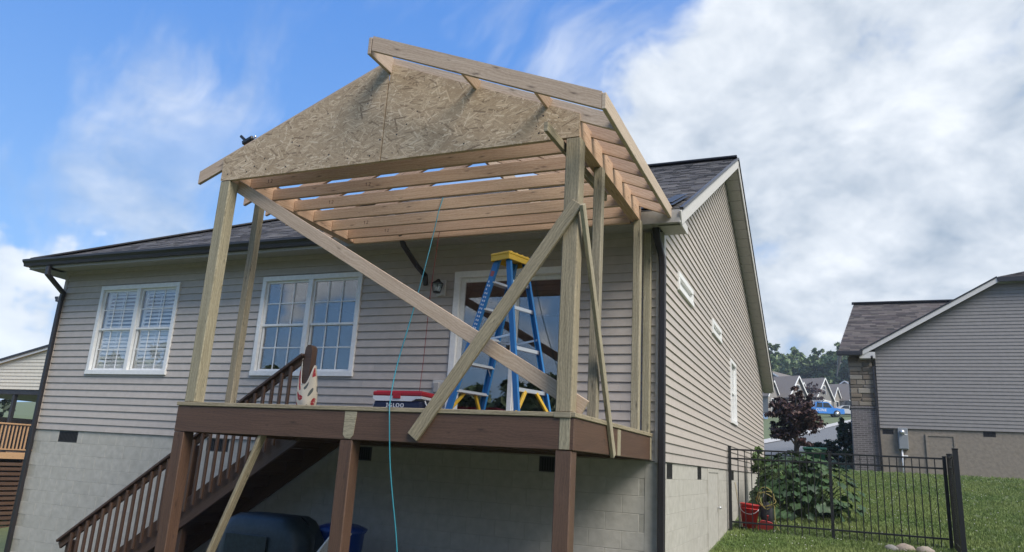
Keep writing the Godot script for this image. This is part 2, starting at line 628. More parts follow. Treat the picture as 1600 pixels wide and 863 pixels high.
func build_ground() -> void:
	var xs := [-160.0, -110.0, -70.0, -45.0]
	var x := -30.0
	while x <= 24.0:
		xs.append(x)
		x += 1.5
	xs += [27.0, 33.0, 45.0, 70.0, 110.0, 160.0]
	var zs := [80.0, 50.0, 30.0, 20.0]
	var z := 14.0
	while z >= -130.0:
		zs.append(z)
		z -= 1.5 if z > -30 else 3.0
	zs += [-145.0, -160.0, -190.0, -225.0, -260.0]
	var st := new_st()
	st.set_smooth_group(1)
	for i in xs.size() - 1:
		for j in zs.size() - 1:
			var c := []
			for q in [[0, 0], [1, 0], [1, 1], [0, 1]]:
				var px: float = xs[i + q[0]]
				var pz: float = zs[j + q[1]]
				c.append(Vector3(px, gh(px, pz), pz))
			quad(st, c[0], c[1], c[2], c[3], Vector3.UP)
	var o := mi("lawn", done(st), M.ground, self)
	o.set_meta("kind", "structure")
	var added_dark_soil := mi("added_dark_soil", drape([[Vector2(-9.0, 3.6), Vector2(0.0, 3.6)], [Vector2(-9.0, 0.02), Vector2(0.0, 0.02)]], 0.02, 0.6), tri_mat(Color.WHITE, 0.95, noise_tex(58, Color(0.03, 0.022, 0.016), Color(0.07, 0.052, 0.038), 0.08, 4, 256), 0.8), self)  # unseen dark sheet, added to cut light bouncing up under the deck
	added_dark_soil.set_meta("kind", "structure")
	# street that climbs the hill, its pavement and a drive
	var le := [Vector2(-3.2, -26), Vector2(-1.2, -40), Vector2(1.2, -63), Vector2(5.3, -88), Vector2(9.2, -112), Vector2(15, -140)]
	var rs := []
	var ws := []
	for p in le:
		rs.append([p, p + Vector2(8.0, 1.5)])
		ws.append([p + Vector2(-0.75, 0), p + Vector2(0.35, 0)])
	var road := mi("street", drape(rs, 0.05), M.asphalt, self)
	road.set_meta("kind", "structure")
	var walk := mi("pavement", drape(ws, 0.09), M.concrete, self)
	walk.set_meta("kind", "structure")
	var dv := mi("driveway", drape([[Vector2(-14, -45), Vector2(-14, -40)], [Vector2(-3.9, -47), Vector2(-3.9, -41.5)]], 0.085), M.concrete, self)
	dv.set_meta("kind", "structure")

# ------------------------------------------------------------------ siding
# one lapped board from x=0 to len along +x, bottom at y=0, face towards +z
func lap_mesh(len_: float, y0: float, y1: float, course: float) -> ArrayMesh:
	var f := func(y: float) -> float:
		return lerpf(0.022, 0.004, clampf(y / course, 0, 1))
	var st := new_st()
	var a: float = f.call(y0)
	var b: float = f.call(y1)
	var z := [[y0, -0.004], [y0, a], [y1, b], [y1, -0.004]]
	for k in 4:
		var p = z[k]
		var q = z[(k + 1) % 4]
		var n := Vector3(0, p[1] - q[1], q[0] - p[0])
		if k == 1:
			n = Vector3(0, 0.1, 1)
		elif k == 0:
			n = Vector3(0, -1, 0)
		elif k == 2:
			n = Vector3(0, 1, 0)
		else:
			n = Vector3(0, 0, -1)
		quad(st, Vector3(0, p[0], p[1]), Vector3(len_, p[0], p[1]), Vector3(len_, q[0], q[1]), Vector3(0, q[0], q[1]), n)
	for e in [[0.0, -1.0], [len_, 1.0]]:
		quad(st, Vector3(e[0], y0, -0.004), Vector3(e[0], y0, a), Vector3(e[0], y1, b), Vector3(e[0], y1, -0.004), Vector3(e[1], 0, 0))
	return done(st)

# courses over a wall in its own frame (x along, y up, z out); holes: [x0,x1,y0,y1]; span.call(y) gives [xa,xb]
func clad(parent: Node3D, xf: Transform3D, y0: float, y1: float, course: float, span: Callable, holes: Array, mats: Array, called := "siding_board", lengths := 0.0) -> void:
	var y := y0
	while y < y1 - 0.005:
		var top := minf(course, y1 - y)
		var ext: Array = span.call(y)
		var cuts := [ext[0], ext[1]]
		var here := []
		for h in holes:
			if h[3] > y + 0.002 and h[2] < y + top - 0.002:
				here.append(h)
				cuts.append(clampf(h[0], ext[0], ext[1]))
				cuts.append(clampf(h[1], ext[0], ext[1]))
		if lengths > 0.0:
			var s: float = ext[0] + rnd(0.3, 1.0) * lengths
			while s < ext[1] - 0.4:
				cuts.append(s)
				s += lengths
		cuts.sort()
		for k in cuts.size() - 1:
			var xa: float = cuts[k]
			var xb: float = cuts[k + 1]
			if xb - xa < 0.01:
				continue
			var xm := (xa + xb) * 0.5
			var bands := [[0.0, top]]
			for h in here:
				if xm > h[0] and xm < h[1]:
					bands = []
					if h[2] - y > 0.006:
						bands.append([0.0, h[2] - y])
					if y + top - h[3] > 0.006:
						bands.append([h[3] - y, top])
			for b in bands:
				mi(called, lap_mesh(xb - xa - 0.0015, b[0], b[1], course), mats[rng.randi() % mats.size()], parent, xf * Transform3D(Basis.IDENTITY, Vector3(xa, y, 0)))
		y += course

# solid wall sheet with holes, thickness inward
func wall_core(parent: Node3D, called: String, xf: Transform3D, x0: float, x1: float, y0: float, y1: float, thick: float, holes: Array, m: Material) -> MeshInstance3D:
	var xs := [x0, x1]
	for h in holes:
		xs.append(h[0])
		xs.append(h[1])
	xs.sort()
	var st := new_st()
	for k in xs.size() - 1:
		if xs[k + 1] - xs[k] < 0.001:
			continue
		var xm: float = (xs[k] + xs[k + 1]) * 0.5
		var lo := y0
		for h in holes:
			if xm > h[0] and xm < h[1]:
				if h[2] > lo:
					st_box(st, Vector3(xm, (lo + h[2]) * 0.5, -thick * 0.5), Vector3(xs[k + 1] - xs[k], h[2] - lo, thick), 0.0)
				lo = h[3]
		if y1 > lo:
			st_box(st, Vector3(xm, (lo + y1) * 0.5, -thick * 0.5), Vector3(xs[k + 1] - xs[k], y1 - lo, thick), 0.0)
	return mi(called, done(st), m, parent, xf)

# shingles laid in courses on a sloping face: origin at the eave's left end, u along the eave, s up the slope, n out
func shingle_mesh(sd: int, org: Vector3, u: Vector3, s: Vector3, n: Vector3, length: float, run: float, edge: Callable, cols: Array, expo := 0.14, tab := 0.22, lift := 0.007) -> ArrayMesh:
	var r := RandomNumberGenerator.new()
	r.seed = sd
	var st := new_st()
	var row := 0
	var t := 0.0
	while t < run - 0.01:
		var e: Array = edge.call(t + expo * 0.5)
		var x: float = e[0] - r.randf() * tab
		while x < e[1]:
			var wd := tab * r.randf_range(0.6, 1.4)
			var xa := maxf(x, e[0])
			var xb := minf(x + wd - 0.004, e[1])
			x += wd
			if xb - xa < 0.01:
				continue
			var c: Color = cols[r.randi() % cols.size()]
			st.set_color(c * r.randf_range(0.85, 1.15))
			var tb := minf(expo * 1.25, run - t)
			var up := lift + (0.006 if r.randf() < 0.5 else 0.0)
			var a := org + u * xa + s * t
			var b := org + u * xb + s * t
			var uvo := Vector2(r.randf(), r.randf())
			quad(st, a + n * up, b + n * up, b + s * tb + n * 0.002, a + s * tb + n * 0.002, n, [uvo, uvo + Vector2(wd, 0), uvo + Vector2(wd, tb), uvo + Vector2(0, tb)])
			quad(st, a, b, b + n * up, a + n * up, -s, [uvo, uvo + Vector2(wd, 0), uvo + Vector2(wd, .02), uvo + Vector2(0, .02)])
		t += expo
		row += 1
	return done(st)

func slab(pts: Array, down: Vector3) -> ArrayMesh:
	# polygon in space (convex, ordered) thickened along down
	var st := new_st()
	var n: Vector3 = (pts[1] - pts[0]).cross(pts[2] - pts[0]).normalized()
	if n.dot(down) > 0:
		n = -n
	var c := Vector3.ZERO
	for p in pts:
		c += p
	c /= pts.size()
	for k in range(1, pts.size() - 1):
		tri(st, pts[0], pts[k], pts[k + 1], n)
		tri(st, pts[0] + down, pts[k] + down, pts[k + 1] + down, -n)
	for k in pts.size():
		var a: Vector3 = pts[k]
		var b: Vector3 = pts[(k + 1) % pts.size()]
		var o := ((a + b) * 0.5 - c)
		quad(st, a, b, b + down, a + down, o)
	return done(st)

# ------------------------------------------------------------------ windows
func twin_window(parent: Node3D, xf: Transform3D, w: float, h: float, units: int, cols: int, rows: int, layers := 2) -> Node3D:
	var o := node("window", parent)
	o.transform = xf
	var cs := 0.062
	bx("casing", o, Vector3(-0.01, h - cs, -0.02), Vector3(w + 0.01, h + 0.012, 0.042), M.white)
	bx("sill", o, Vector3(-0.015, -0.012, -0.02), Vector3(w + 0.015, cs, 0.048), M.white)
	bx("casing", o, Vector3(-0.01, cs + 0.001, -0.02), Vector3(cs, h - cs - 0.001, 0.040), M.white)
	bx("casing", o, Vector3(w - cs, cs + 0.001, -0.02), Vector3(w + 0.01, h - cs - 0.001, 0.040), M.white)
	var inner := (w - 2 * cs - (units - 1) * 0.085) / units
	for k in units:
		var x0 := cs + k * (inner + 0.085)
		if k > 0:
			bx("mullion", o, Vector3(x0 - 0.084, cs + 0.001, -0.02), Vector3(x0 - 0.001, h - cs - 0.001, 0.038), M.white)
		var mid := h * 0.5
		for sash in 2:
			var y0 := cs if sash == 0 else mid - 0.01
			var y1 := mid + 0.02 if sash == 0 else h - cs
			var zf := -0.022 if sash == 0 else 0.0
			if rows == 0:
				if sash == 0:
					continue
				y0 = cs
				y1 = h - cs
			var fr := 0.034
			bx("sash_rail", o, Vector3(x0, y0, zf - 0.03), Vector3(x0 + inner, y0 + fr, zf), M.white)
			bx("sash_rail", o, Vector3(x0, y1 - fr, zf - 0.03), Vector3(x0 + inner, y1, zf), M.white)
			bx("sash_stile", o, Vector3(x0, y0 + fr, zf - 0.03), Vector3(x0 + fr, y1 - fr, zf), M.white)
			bx("sash_stile", o, Vector3(x0 + inner - fr, y0 + fr, zf - 0.03), Vector3(x0 + inner, y1 - fr, zf), M.white)
			var gx0 := x0 + fr
			var gx1 := x0 + inner - fr
			var gy0 := y0 + fr
			var gy1 := y1 - fr
			for lay in layers:
				mi("pane", box_mesh(Vector3(gx1 - gx0, gy1 - gy0, 0.0004), 0.0), M.glass, o, Transform3D(Basis.IDENTITY, Vector3((gx0 + gx1) * 0.5, (gy0 + gy1) * 0.5, zf - 0.012 - 0.007 * lay)))
			for c in range(1, cols):
				var gx := lerpf(gx0, gx1, float(c) / cols)
				bx("muntin", o, Vector3(gx - 0.009, gy0, zf - 0.011), Vector3(gx + 0.009, gy1, zf - 0.004), M.white, 0.002)
			for rr in range(1, rows):
				var gy := lerpf(gy0, gy1, float(rr) / rows)
				bx("muntin", o, Vector3(gx0, gy - 0.009, zf - 0.0112), Vector3(gx1, gy + 0.009, zf - 0.0042), M.white, 0.002)
	return o

const HW := -10.86
const WT := 2.828
const COURSE := 0.1143

func rake_y(z: float) -> float:
	# underside of the house roof along the right gable
	if z > -6.1:
		return 2.90 + (0.5 - z) * 0.520 - 0.22
	return 6.302 - (-6.1 - z) * 0.397 - 0.22

func build_house() -> void:
	house = thing("house", "grey vinyl sided house with painted block foundation and dark shingle roof behind porch", "house")
	var back := Transform3D.IDENTITY
	# right wall frame: x runs from the far end (z=-15) towards the near corner, out is +x
	var right := Transform3D(Basis(Vector3(0, 0, -1), Vector3.UP, Vector3(1, 0, 0)), Vector3.ZERO)
	var w1 := [-9.854, -8.017, 0.9585, 2.4785]
	var w2 := [-6.248, -4.411, 0.9585, 2.4785]
	var dr := [-2.857, -1.077, 0.31, 2.395]
	var holes := [w1, w2, dr]
	wall_core(house, "wall", back, HW + 0.01, -0.01, 0.0, WT + 0.1, 0.14, holes, M.interior)
	clad(house, back, 0.0, WT, COURSE, func(_y): return [HW + 0.05, -0.06], holes, [M.siding, M.siding_b, M.siding], "siding_board", 3.7)
	# right gable wall
	var rh := [[0.93, 2.06, 2.284, 2.515], [4.14, 5.26, 2.284, 2.515], [6.70, 7.62, 0.93, 2.2]]
	wall_core(house, "wall", right, 0.15, 15.0, 0.0, 2.6, 0.14, rh, M.interior)
	var gm := prism([Vector2(0.15, 2.601), Vector2(15.0, 2.601), Vector2(15.0, 2.62), Vector2(6.1, 6.0), Vector2(0.15, 2.8)], -0.14, 0.0)
	mi("wall", gm, M.interior, house, right)
	var span := func(y: float) -> Array:
		var a := 0.06
		var b := 15.0
		if y > 2.6:
			a = maxf(0.06, (y - 2.65) / 0.520 - 0.5)
			b = minf(15.0, 6.1 + (6.302 - 0.22 - y) / 0.397)
		return [a, b]
	clad(house, right, 0.0, 6.0, COURSE, span, rh, [M.siding, M.siding_b, M.siding])
	# other walls, floor and rooms behind the glass
	bx("wall", house, Vector3(HW + 0.01, 0, -15.0), Vector3(HW + 0.15, WT, -0.15), M.siding)
	bx("wall", house, Vector3(HW + 0.16, -1.5, -15.0), Vector3(-0.16, 2.6, -14.86), M.siding)
	bx("room_floor", house, Vector3(HW + 0.16, 0.15, -14.8), Vector3(-0.16, 0.28, -0.15), M.interior)
	bx("room_ceiling", house, Vector3(HW + 0.16, 2.66, -14.8), Vector3(-0.16, 2.78, -0.15), M.interior)
	bx("room_wall", house, Vector3(HW + 0.16, 0.285, -4.2), Vector3(-0.16, 2.655, -4.1), M.interior)
	bx("room_wall", house, Vector3(-7.2, 0.285, -4.09), Vector3(-7.1, 2.655, -0.15), M.interior)
	bx("room_wall", house, Vector3(-3.7, 0.285, -4.09), Vector3(-3.6, 2.655, -0.15), M.interior)
	# corner boards
	bx("corner_board", house, Vector3(HW - 0.02, 0.0, -0.08), Vector3(HW + 0.05, WT, 0.026), M.siding)
	bx("corner_board", house, Vector3(-0.075, -0.02, -0.075), Vector3(0.026, 2.79, 0.026), M.trim)
	# foundation, block by block
	var fnd := node("foundation", house)
	bx("core", fnd, Vector3(HW + 0.02, -3.2, -0.25), Vector3(-0.02, -0.003, -0.0035), M.joint, 0.0)
	bx("core", fnd, Vector3(-0.25, -3.2, -15.0), Vector3(-0.0035, -0.003, -0.26), M.joint, 0.0)
	bx("core", fnd, Vector3(HW + 0.02, -3.2, -15.0), Vector3(HW + 0.25, -0.003, -0.26), M.joint, 0.0)
	var blk := [box_mesh(Vector3(0.398, 0.198, 0.10), 0.002), box_mesh(Vector3(0.198, 0.198, 0.10), 0.007)]
	var bm := [M.paint_block, M.paint_block_b]
	var vents := [[-10.24, -9.78], [-6.93, -6.50], [-4.38, -3.96], [-1.514, -1.09]]
	var rvents := [[0.30, 0.66], [2.58, 2.95], [6.74, 7.16]]
	var shade_st := new_st()
	for r in 12:
		var yc := -0.104 - 0.2 * r
		var k := 0
		while true:
			var xc := HW + 0.2 + 0.4 * k + (0.2 if r % 2 else 0.0)
			k += 1
			if xc > -0.19:
				break
			var skip := false
			if r == 0:
				for v in vents:
					if xc + 0.2 > v[0] and xc - 0.2 < v[1]:
						skip = true
			var xf := Transform3D(Basis.IDENTITY, Vector3(xc, yc, -0.05 + rnd(-0.0006, 0.0006)))
			if skip:
				# a cut block either side of the vent
				for v in vents:
					if xc + 0.2 > v[0] and xc - 0.2 < v[1]:
						if xc - 0.2 < v[0] - 0.02:
							bx("foundation_block", fnd, Vector3(xc - 0.199, yc - 0.099, -0.1), Vector3(v[0], yc + 0.099, 0.0), bm[0], 0.006)
						if xc + 0.2 > v[1] + 0.02:
							bx("foundation_block", fnd, Vector3(v[1], yc - 0.099, -0.1), Vector3(xc + 0.199, yc + 0.099, 0.0), bm[0], 0.006)
			elif xc < -4.0 and r < 10:
				mi("foundation_block", blk[0], bm[rng.randi() % 2], fnd, xf)
			else:
				st_box(shade_st, xf.origin, Vector3(0.398, 0.198, 0.10), 0.0035)
		k = 0
		while r < 8:
			var zc := 0.2 + 0.4 * k + (0.2 if r % 2 else 0.0)
			k += 1
			if zc > 14.6:
				break
			var cut := false
			if r == 0:
				for v in rvents:
					if zc + 0.2 > v[0] and zc - 0.2 < v[1]:
						cut = true
						if zc - 0.2 < v[0] - 0.02:
							bx("foundation_block", fnd, Vector3(-0.1, yc - 0.099, -v[0]), Vector3(0.0, yc + 0.099, -(zc - 0.199)), bm[0], 0.006)
						if zc + 0.2 > v[1] + 0.02:
							bx("foundation_block", fnd, Vector3(-0.1, yc - 0.099, -(zc + 0.199)), Vector3(0.0, yc + 0.099, -v[1]), bm[0], 0.006)
			if cut or (zc > 3.55 and zc < 4.85 and r < 6):
				continue
			var xf := Transform3D(Basis(Vector3(0, 0, -1), Vector3.UP, Vector3(1, 0, 0)), Vector3(-0.05 + rnd(-0.0006, 0.0006), yc, -zc))
			if zc < 6.4:
				mi("foundation_block", blk[0], bm[rng.randi() % 2], fnd, xf)
			else:
				st_box(shade_st, xf.origin, Vector3(0.10, 0.198, 0.398), 0.0035)
	var rest := mi("foundation_blocks", done(shade_st), M.paint_block, fnd)
	rest.set_meta("kind", "stuff")
	bx("corner_fill", fnd, Vector3(-0.198, -2.6, -0.1), Vector3(0.0, -0.005, 0.003), M.paint_block, 0.006)
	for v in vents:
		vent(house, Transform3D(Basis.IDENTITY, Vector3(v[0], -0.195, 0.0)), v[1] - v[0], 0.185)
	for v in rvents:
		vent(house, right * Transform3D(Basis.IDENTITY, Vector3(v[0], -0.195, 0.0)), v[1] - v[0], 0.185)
	# crawl space door in the right foundation wall
	var cd := node("crawl_door", house)
	cd.transform = right * Transform3D(Basis.IDENTITY, Vector3(3.56, -1.2, 0))
	bx("panel", cd, Vector3(0.07, 0, -0.0033), Vector3(1.2, 1.12, -0.001), M.paint_block)
	bx("jamb", cd, Vector3(0.0, -0.05, -0.1), Vector3(0.07, 1.18, 0.012), M.paint_block_b)
	bx("jamb", cd, Vector3(1.2, -0.05, -0.1), Vector3(1.28, 1.18, 0.014), M.paint_block_b)
	bx("head", cd, Vector3(0.07, 1.12, -0.1), Vector3(1.2, 1.18, 0.01), M.paint_block_b)
	var kn := tube("knob", cd, [Vector3(1.12, 0.55, -0.002), Vector3(1.12, 0.55, 0.02), Vector3(1.12, 0.55, 0.035), Vector3(1.12, 0.55, 0.065)], [0.012, 0.012, 0.028, 0.02], M.alu)
	kn.set_meta("label", "round metal knob")
	# windows and sliding door
	twin_window(house, Transform3D(Basis.IDENTITY, Vector3(w1[0], w1[2], 0)), w1[1] - w1[0], w1[3] - w1[2], 2, 3, 2)
	twin_window(house, Transform3D(Basis.IDENTITY, Vector3(w2[0], w2[2], 0)), w2[1] - w2[0], w2[3] - w2[2], 2, 3, 2, 3)
	for h in rh:
		var tall: bool = h[3] - h[2] > 1.0
		twin_window(house, right * Transform3D(Basis.IDENTITY, Vector3(h[0], h[2], 0)), h[1] - h[0], h[3] - h[2], 1, 1, 1 if tall else 0)
	for k in 2:
		var sh := node("window_shutter", house, Vector3(-9.78 + 0.90 * k, 1.03, -0.095))
		bx("stile", sh, Vector3(0, 0, -0.015), Vector3(0.05, 1.38, 0.015), M.louver)
		bx("stile", sh, Vector3(0.74, 0, -0.015), Vector3(0.79, 1.38, 0.015), M.louver)
		bx("rail", sh, Vector3(0.05, 0, -0.015), Vector3(0.74, 0.06, 0.015), M.louver)
		bx("rail", sh, Vector3(0.05, 0.66, -0.015), Vector3(0.74, 0.72, 0.015), M.louver)
		bx("rail", sh, Vector3(0.05, 1.32, -0.015), Vector3(0.74, 1.38, 0.015), M.louver)
		for half in 2:
			for j in 9:
				var lv := mi("louver", box_mesh(Vector3(0.685, 0.068, 0.009), 0.003), M.louver, sh)
				lv.position = Vector3(0.395, 0.095 + half * 0.66 + j * 0.066, 0)
				lv.rotation.x = (-0.9 if half == 1 else -0.35) + rnd(-0.03, 0.03)
		bx("tilt_rod", sh, Vector3(0.39, 0.1, 0.03), Vector3(0.402, 1.28, 0.038), M.louver)
	var sd := node("sliding_door", house, Vector3(dr[0], dr[2], 0))
	var dw: float = dr[1] - dr[0]
	var dh: float = dr[3] - dr[2]
	bx("casing", sd, Vector3(-0.012, 0, -0.1), Vector3(0.075, dh - 0.075, 0.045), M.white)
	bx("casing", sd, Vector3(dw - 0.075, 0, -0.1), Vector3(dw + 0.012, dh - 0.075, 0.045), M.white)
	bx("casing", sd, Vector3(-0.014, dh - 0.0745, -0.1), Vector3(dw + 0.014, dh + 0.014, 0.047), M.white)
	bx("threshold", sd, Vector3(0.075, -0.01, -0.1), Vector3(dw - 0.075, 0.04, 0.05), M.alu)
	for k in 2:
		var x0 := 0.076 + k * (dw * 0.5 - 0.10)
		var x1 := x0 + dw * 0.5 - 0.052
		var z := -0.005 if k == 0 else -0.05
		bx("stile", sd, Vector3(x0, 0.041, z - 0.035), Vector3(x0 + 0.062, dh - 0.076, z), M.white)
		bx("stile", sd, Vector3(x1 - 0.062, 0.041, z - 0.035), Vector3(x1, dh - 0.076, z), M.white)
		bx("rail", sd, Vector3(x0 + 0.062, dh - 0.135, z - 0.035), Vector3(x1 - 0.062, dh - 0.076, z), M.white)
		bx("rail", sd, Vector3(x0 + 0.062, 0.041, z - 0.035), Vector3(x1 - 0.062, 0.12, z), M.white)
		for lay in 3:
			mi("pane", box_mesh(Vector3(x1 - x0 - 0.124, dh - 0.255, 0.0004), 0.0), M.glass, sd, Transform3D(Basis.IDENTITY, Vector3((x0 + x1) * 0.5, (0.12 + dh - 0.135) * 0.5, z - 0.010 - 0.007 * lay)))
	bx("handle", sd, Vector3(dw * 0.5 - 0.075, 0.85, -0.004), Vector3(dw * 0.5 - 0.045, 1.1, 0.03), M.black)
	# outlet with its grey cover
	var ob := node("outlet_box", house, Vector3(-3.0, 0.80, 0.015))
	bx("plate", ob, Vector3(-0.085, -0.11, 0.0), Vector3(0.085, 0.11, 0.022), M.trim)
	bx("cover", ob, Vector3(-0.045, -0.07, 0.022), Vector3(0.05, 0.075, 0.085), M.soffit, 0.02)
	build_roof()

func vent(parent: Node3D, xf: Transform3D, w: float, h: float) -> void:
	var v := node("foundation_vent", parent)
	v.transform = xf
	bx("back", v, Vector3(0.002, 0.002, -0.0033), Vector3(w - 0.002, h - 0.002, -0.0025), M.void, 0.0)  # shallow black sheet: the dark depth behind the bars is painted on
	for k in 4:
		var s := [[0.0, 0.02, 0.0, h], [w - 0.02, w, 0.0, h], [0.02, w - 0.02, 0.0, 0.02], [0.02, w - 0.02, h - 0.02, h]][k] as Array
		bx("frame", v, Vector3(s[0] + 0.001, s[2] + 0.001, -0.0033), Vector3(s[1] - 0.001, s[3] - 0.001, -0.0008), M.gutter, 0.002)
	var n := int(w / 0.035)
	for k in n:
		var x := 0.03 + (w - 0.06) * k / (n - 1)
		bx("bar", v, Vector3(x - 0.006, 0.021, -0.0024), Vector3(x + 0.006, h - 0.021, -0.0012), M.gutter, 0.001)

func build_roof() -> void:
	# hipped at the left, gabled at the right
	var ez := 0.5
	var ey := 2.90
	var rz := -6.1
	var ry := 6.332
	var fz := -15.4
	var fy := ry - (rz - fz) * 0.397
	var lx := -11.2
	var hx := lx + (ez - rz)
	var rx := 0.3
	var th := Vector3(0, -0.16, 0)
	var roof := node("roof", house)
	mi("near_slope", slab([Vector3(lx, ey, ez), Vector3(rx, ey, ez), Vector3(rx, ry, rz), Vector3(hx, ry, rz)], th), M.soffit, roof)
	mi("hip_slope", slab([Vector3(lx, ey, ez), Vector3(hx, ry, rz), Vector3(lx, fy, fz)], th), M.soffit, roof)
	mi("far_slope", slab([Vector3(rx, ry, rz), Vector3(hx, ry, rz), Vector3(lx, fy, fz), Vector3(rx, fy, fz)], th), M.soffit, roof)
	var cols := [Color(0.105, 0.099, 0.10), Color(0.132, 0.123, 0.12), Color(0.078, 0.074, 0.077), Color(0.155, 0.143, 0.137), Color(0.112, 0.106, 0.109)]
	var s := Vector3(0, ry - ey, rz - ez)
	var run := s.length()
	s = s.normalized()
	var n := s.cross(Vector3(-1, 0, 0)).normalized()
	if n.y < 0:
		n = -n
	var k := (hx - lx) / run
	var sm := mi("shingles", shingle_mesh(7, Vector3(lx, ey, ez), Vector3(1, 0, 0), s, n, rx - lx, run, func(t): return [t * k, rx - lx], cols), M.shingle, roof)
	sm.set_meta("kind", "stuff")
	var s2 := Vector3(hx - lx, ry - ey, 0).normalized()
	var n2 := s2.cross(Vector3(0, 0, 1))
	if n2.y < 0:
		n2 = -n2
	var run2 := Vector2(hx - lx, ry - ey).length()
	var sm2 := mi("shingles", shingle_mesh(8, Vector3(lx, ey, fz), Vector3(0, 0, 1), s2, n2, ez - fz, run2, func(t): return [t / run2 * (rz - fz), (ez - fz) - t / run2 * (ez - rz)], cols), M.shingle, roof)
	sm2.set_meta("kind", "stuff")
	lum("hip_cap", roof, Vector3(lx, ey + 0.02, ez), Vector3(hx, ry + 0.02, rz), 0.03, 0.22, M.gutter)
	lum("ridge_cap", roof, Vector3(hx, ry + 0.02, rz), Vector3(rx + 0.01, ry + 0.02, rz), 0.035, 0.26, M.gutter)
	# torn strip of dark underlayment left on the eave beside the porch roof
	for e in [[-0.55, 0.22, 0.46, -0.35, 0.035], [-1.3, -0.6, 0.42, -0.2, 0.05], [0.0, 0.17, 0.30, -0.62, 0.06]]:
		lum("underlayment", roof, Vector3((e[0] + e[1]) * 0.5, ey + (ez - e[2]) * 0.52 + e[4], e[2]), Vector3((e[0] + e[1]) * 0.5 + 0.05, ey + (ez - e[3]) * 0.52 + e[4] * 0.6, e[3]), e[1] - e[0], 0.006, M.black, Vector3(1, 0.05, 0))
	# rake: pale board under a dark edge, both slopes
	for e in [[Vector3(rx, ey, ez), Vector3(rx, ry, rz)], [Vector3(rx, fy, fz), Vector3(rx, ry, rz)]]:
		var d := Vector3(0, -0.11, 0)
		lum("rake_board", roof, e[0] + d + Vector3(0.012, 0, 0), e[1] + d + Vector3(0.012, 0, 0), 0.17, 0.022, M.trim)
		lum("drip_edge", roof, e[0] + Vector3(0.02, 0.005, 0), e[1] + Vector3(0.02, 0.005, 0), 0.035, 0.05, M.gutter)
	# soffits under the rake, in short panels
	for sl in [[0.42, -6.08, 2.90 + 0.08 * 0.52, 6.332], [-6.12, -15.3, 6.332, fy]]:
		var z0: float = sl[0]
		var cnt := int(absf(sl[1] - sl[0]) / 0.3)
		for q in cnt:
			var za := lerpf(sl[0], sl[1], float(q) / cnt)
			var zb := lerpf(sl[0], sl[1], float(q + 1) / cnt)
			var ya := lerpf(sl[2], sl[3], float(q) / cnt) - 0.215
			var yb := lerpf(sl[2], sl[3], float(q + 1) / cnt) - 0.215
			var dd := Vector3(0.16, yb - ya, zb - za)
			lum("soffit_panel", roof, Vector3(0.155, ya, za), Vector3(0.155, lerpf(ya, yb, 0.97), lerpf(za, zb, 0.97)), 0.012, 0.268, M.soffit, Vector3.UP, 0.004)
	# eave of the back wall: fascia, soffit panels and gutter (cut away where the porch roof meets the house)
	bx("fascia", roof, Vector3(lx, 2.785, ez - 0.025), Vector3(-4.72, 2.89, ez - 0.001), M.trim)
	bx("fascia", roof, Vector3(-4.7, 2.755, ez - 0.03), Vector3(0.29, 2.86, ez - 0.006), M.pine)
	var x := lx + 0.02
	while x < 0.24:
		bx("soffit_panel", roof, Vector3(x, 2.812, -0.001), Vector3(minf(x + 0.298, 0.28), 2.825, ez - 0.03), M.soffit, 0.004)
		x += 0.3
	bx("eave_return", roof, Vector3(0.03, 2.745, 0.0), Vector3(0.285, 2.81, ez - 0.035), M.soffit, 0.004)
	bx("eave_return_face", roof, Vector3(0.0, 2.735, ez - 0.034), Vector3(0.285, 2.80, ez - 0.004), M.soffit, 0.004)
	bx("eave_return_side", roof, Vector3(0.286, 2.735, -0.02), Vector3(0.306, 2.85, ez - 0.01), M.trim, 0.004)
	# left eave
	bx("fascia", roof, Vector3(lx - 0.002, 2.785, -15.0), Vector3(lx + 0.022, 2.89, ez - 0.03), M.gutter)
	var z := ez - 0.06
	while z > -14.5:
		bx("soffit_panel", roof, Vector3(lx + 0.024, 2.812, z - 0.298), Vector3(HW - 0.021, 2.825, z), M.soffit, 0.004)
		z -= 0.3
	var gp := [Vector2(0.0, 0.0), Vector2(0.075, 0.0), Vector2(0.085, 0.045), Vector2(0.12, 0.085), Vector2(0.12, 0.12), Vector2(0.0, 0.12)]
	var g := mi("gutter", prism(gp, 0.0, -4.75 - lx + 0.06), M.gutter, roof, Transform3D(Basis(Vector3(0, 0, 1), Vector3.UP, Vector3(-1, 0, 0)), Vector3(-4.75, 2.785, ez + 0.001)))
	g.set_meta("label", "dark gutter, cut off where the porch roof begins")
	mi("gutter", prism(gp, 0.0, 15.0), M.gutter, roof, Transform3D(Basis(Vector3(-1, 0, 0), Vector3.UP, Vector3(0, 0, -1)), Vector3(lx - 0.003, 2.785, ez - 0.03)))
	# lower eave of a side wing with its gutter end
	bx("wing_fascia", roof, Vector3(-14.55, 2.95, -9.0), Vector3(-10.9, 3.07, -2.42), M.trim)
	mi("gutter", prism(gp, 0.0, 6.5), M.gutter, roof, Transform3D(Basis(Vector3(-1, 0, 0), Vector3.UP, Vector3(0, 0, -1)), Vector3(-14.555, 2.93, -2.42)))
	# downspouts
	downspout([Vector3(-10.62, 2.75, ez + 0.045), Vector3(-10.62, 2.62, ez + 0.045), Vector3(-10.80, 2.40, 0.07), Vector3(-10.83, 2.28, 0.062), Vector3(-10.83, -2.9, 0.062)])
	downspout([Vector3(-0.06, 2.80, 0.12), Vector3(-0.055, 2.70, 0.10), Vector3(0.005, 2.45, 0.062), Vector3(0.012, 2.34, 0.062), Vector3(0.012, -1.95, 0.062)])
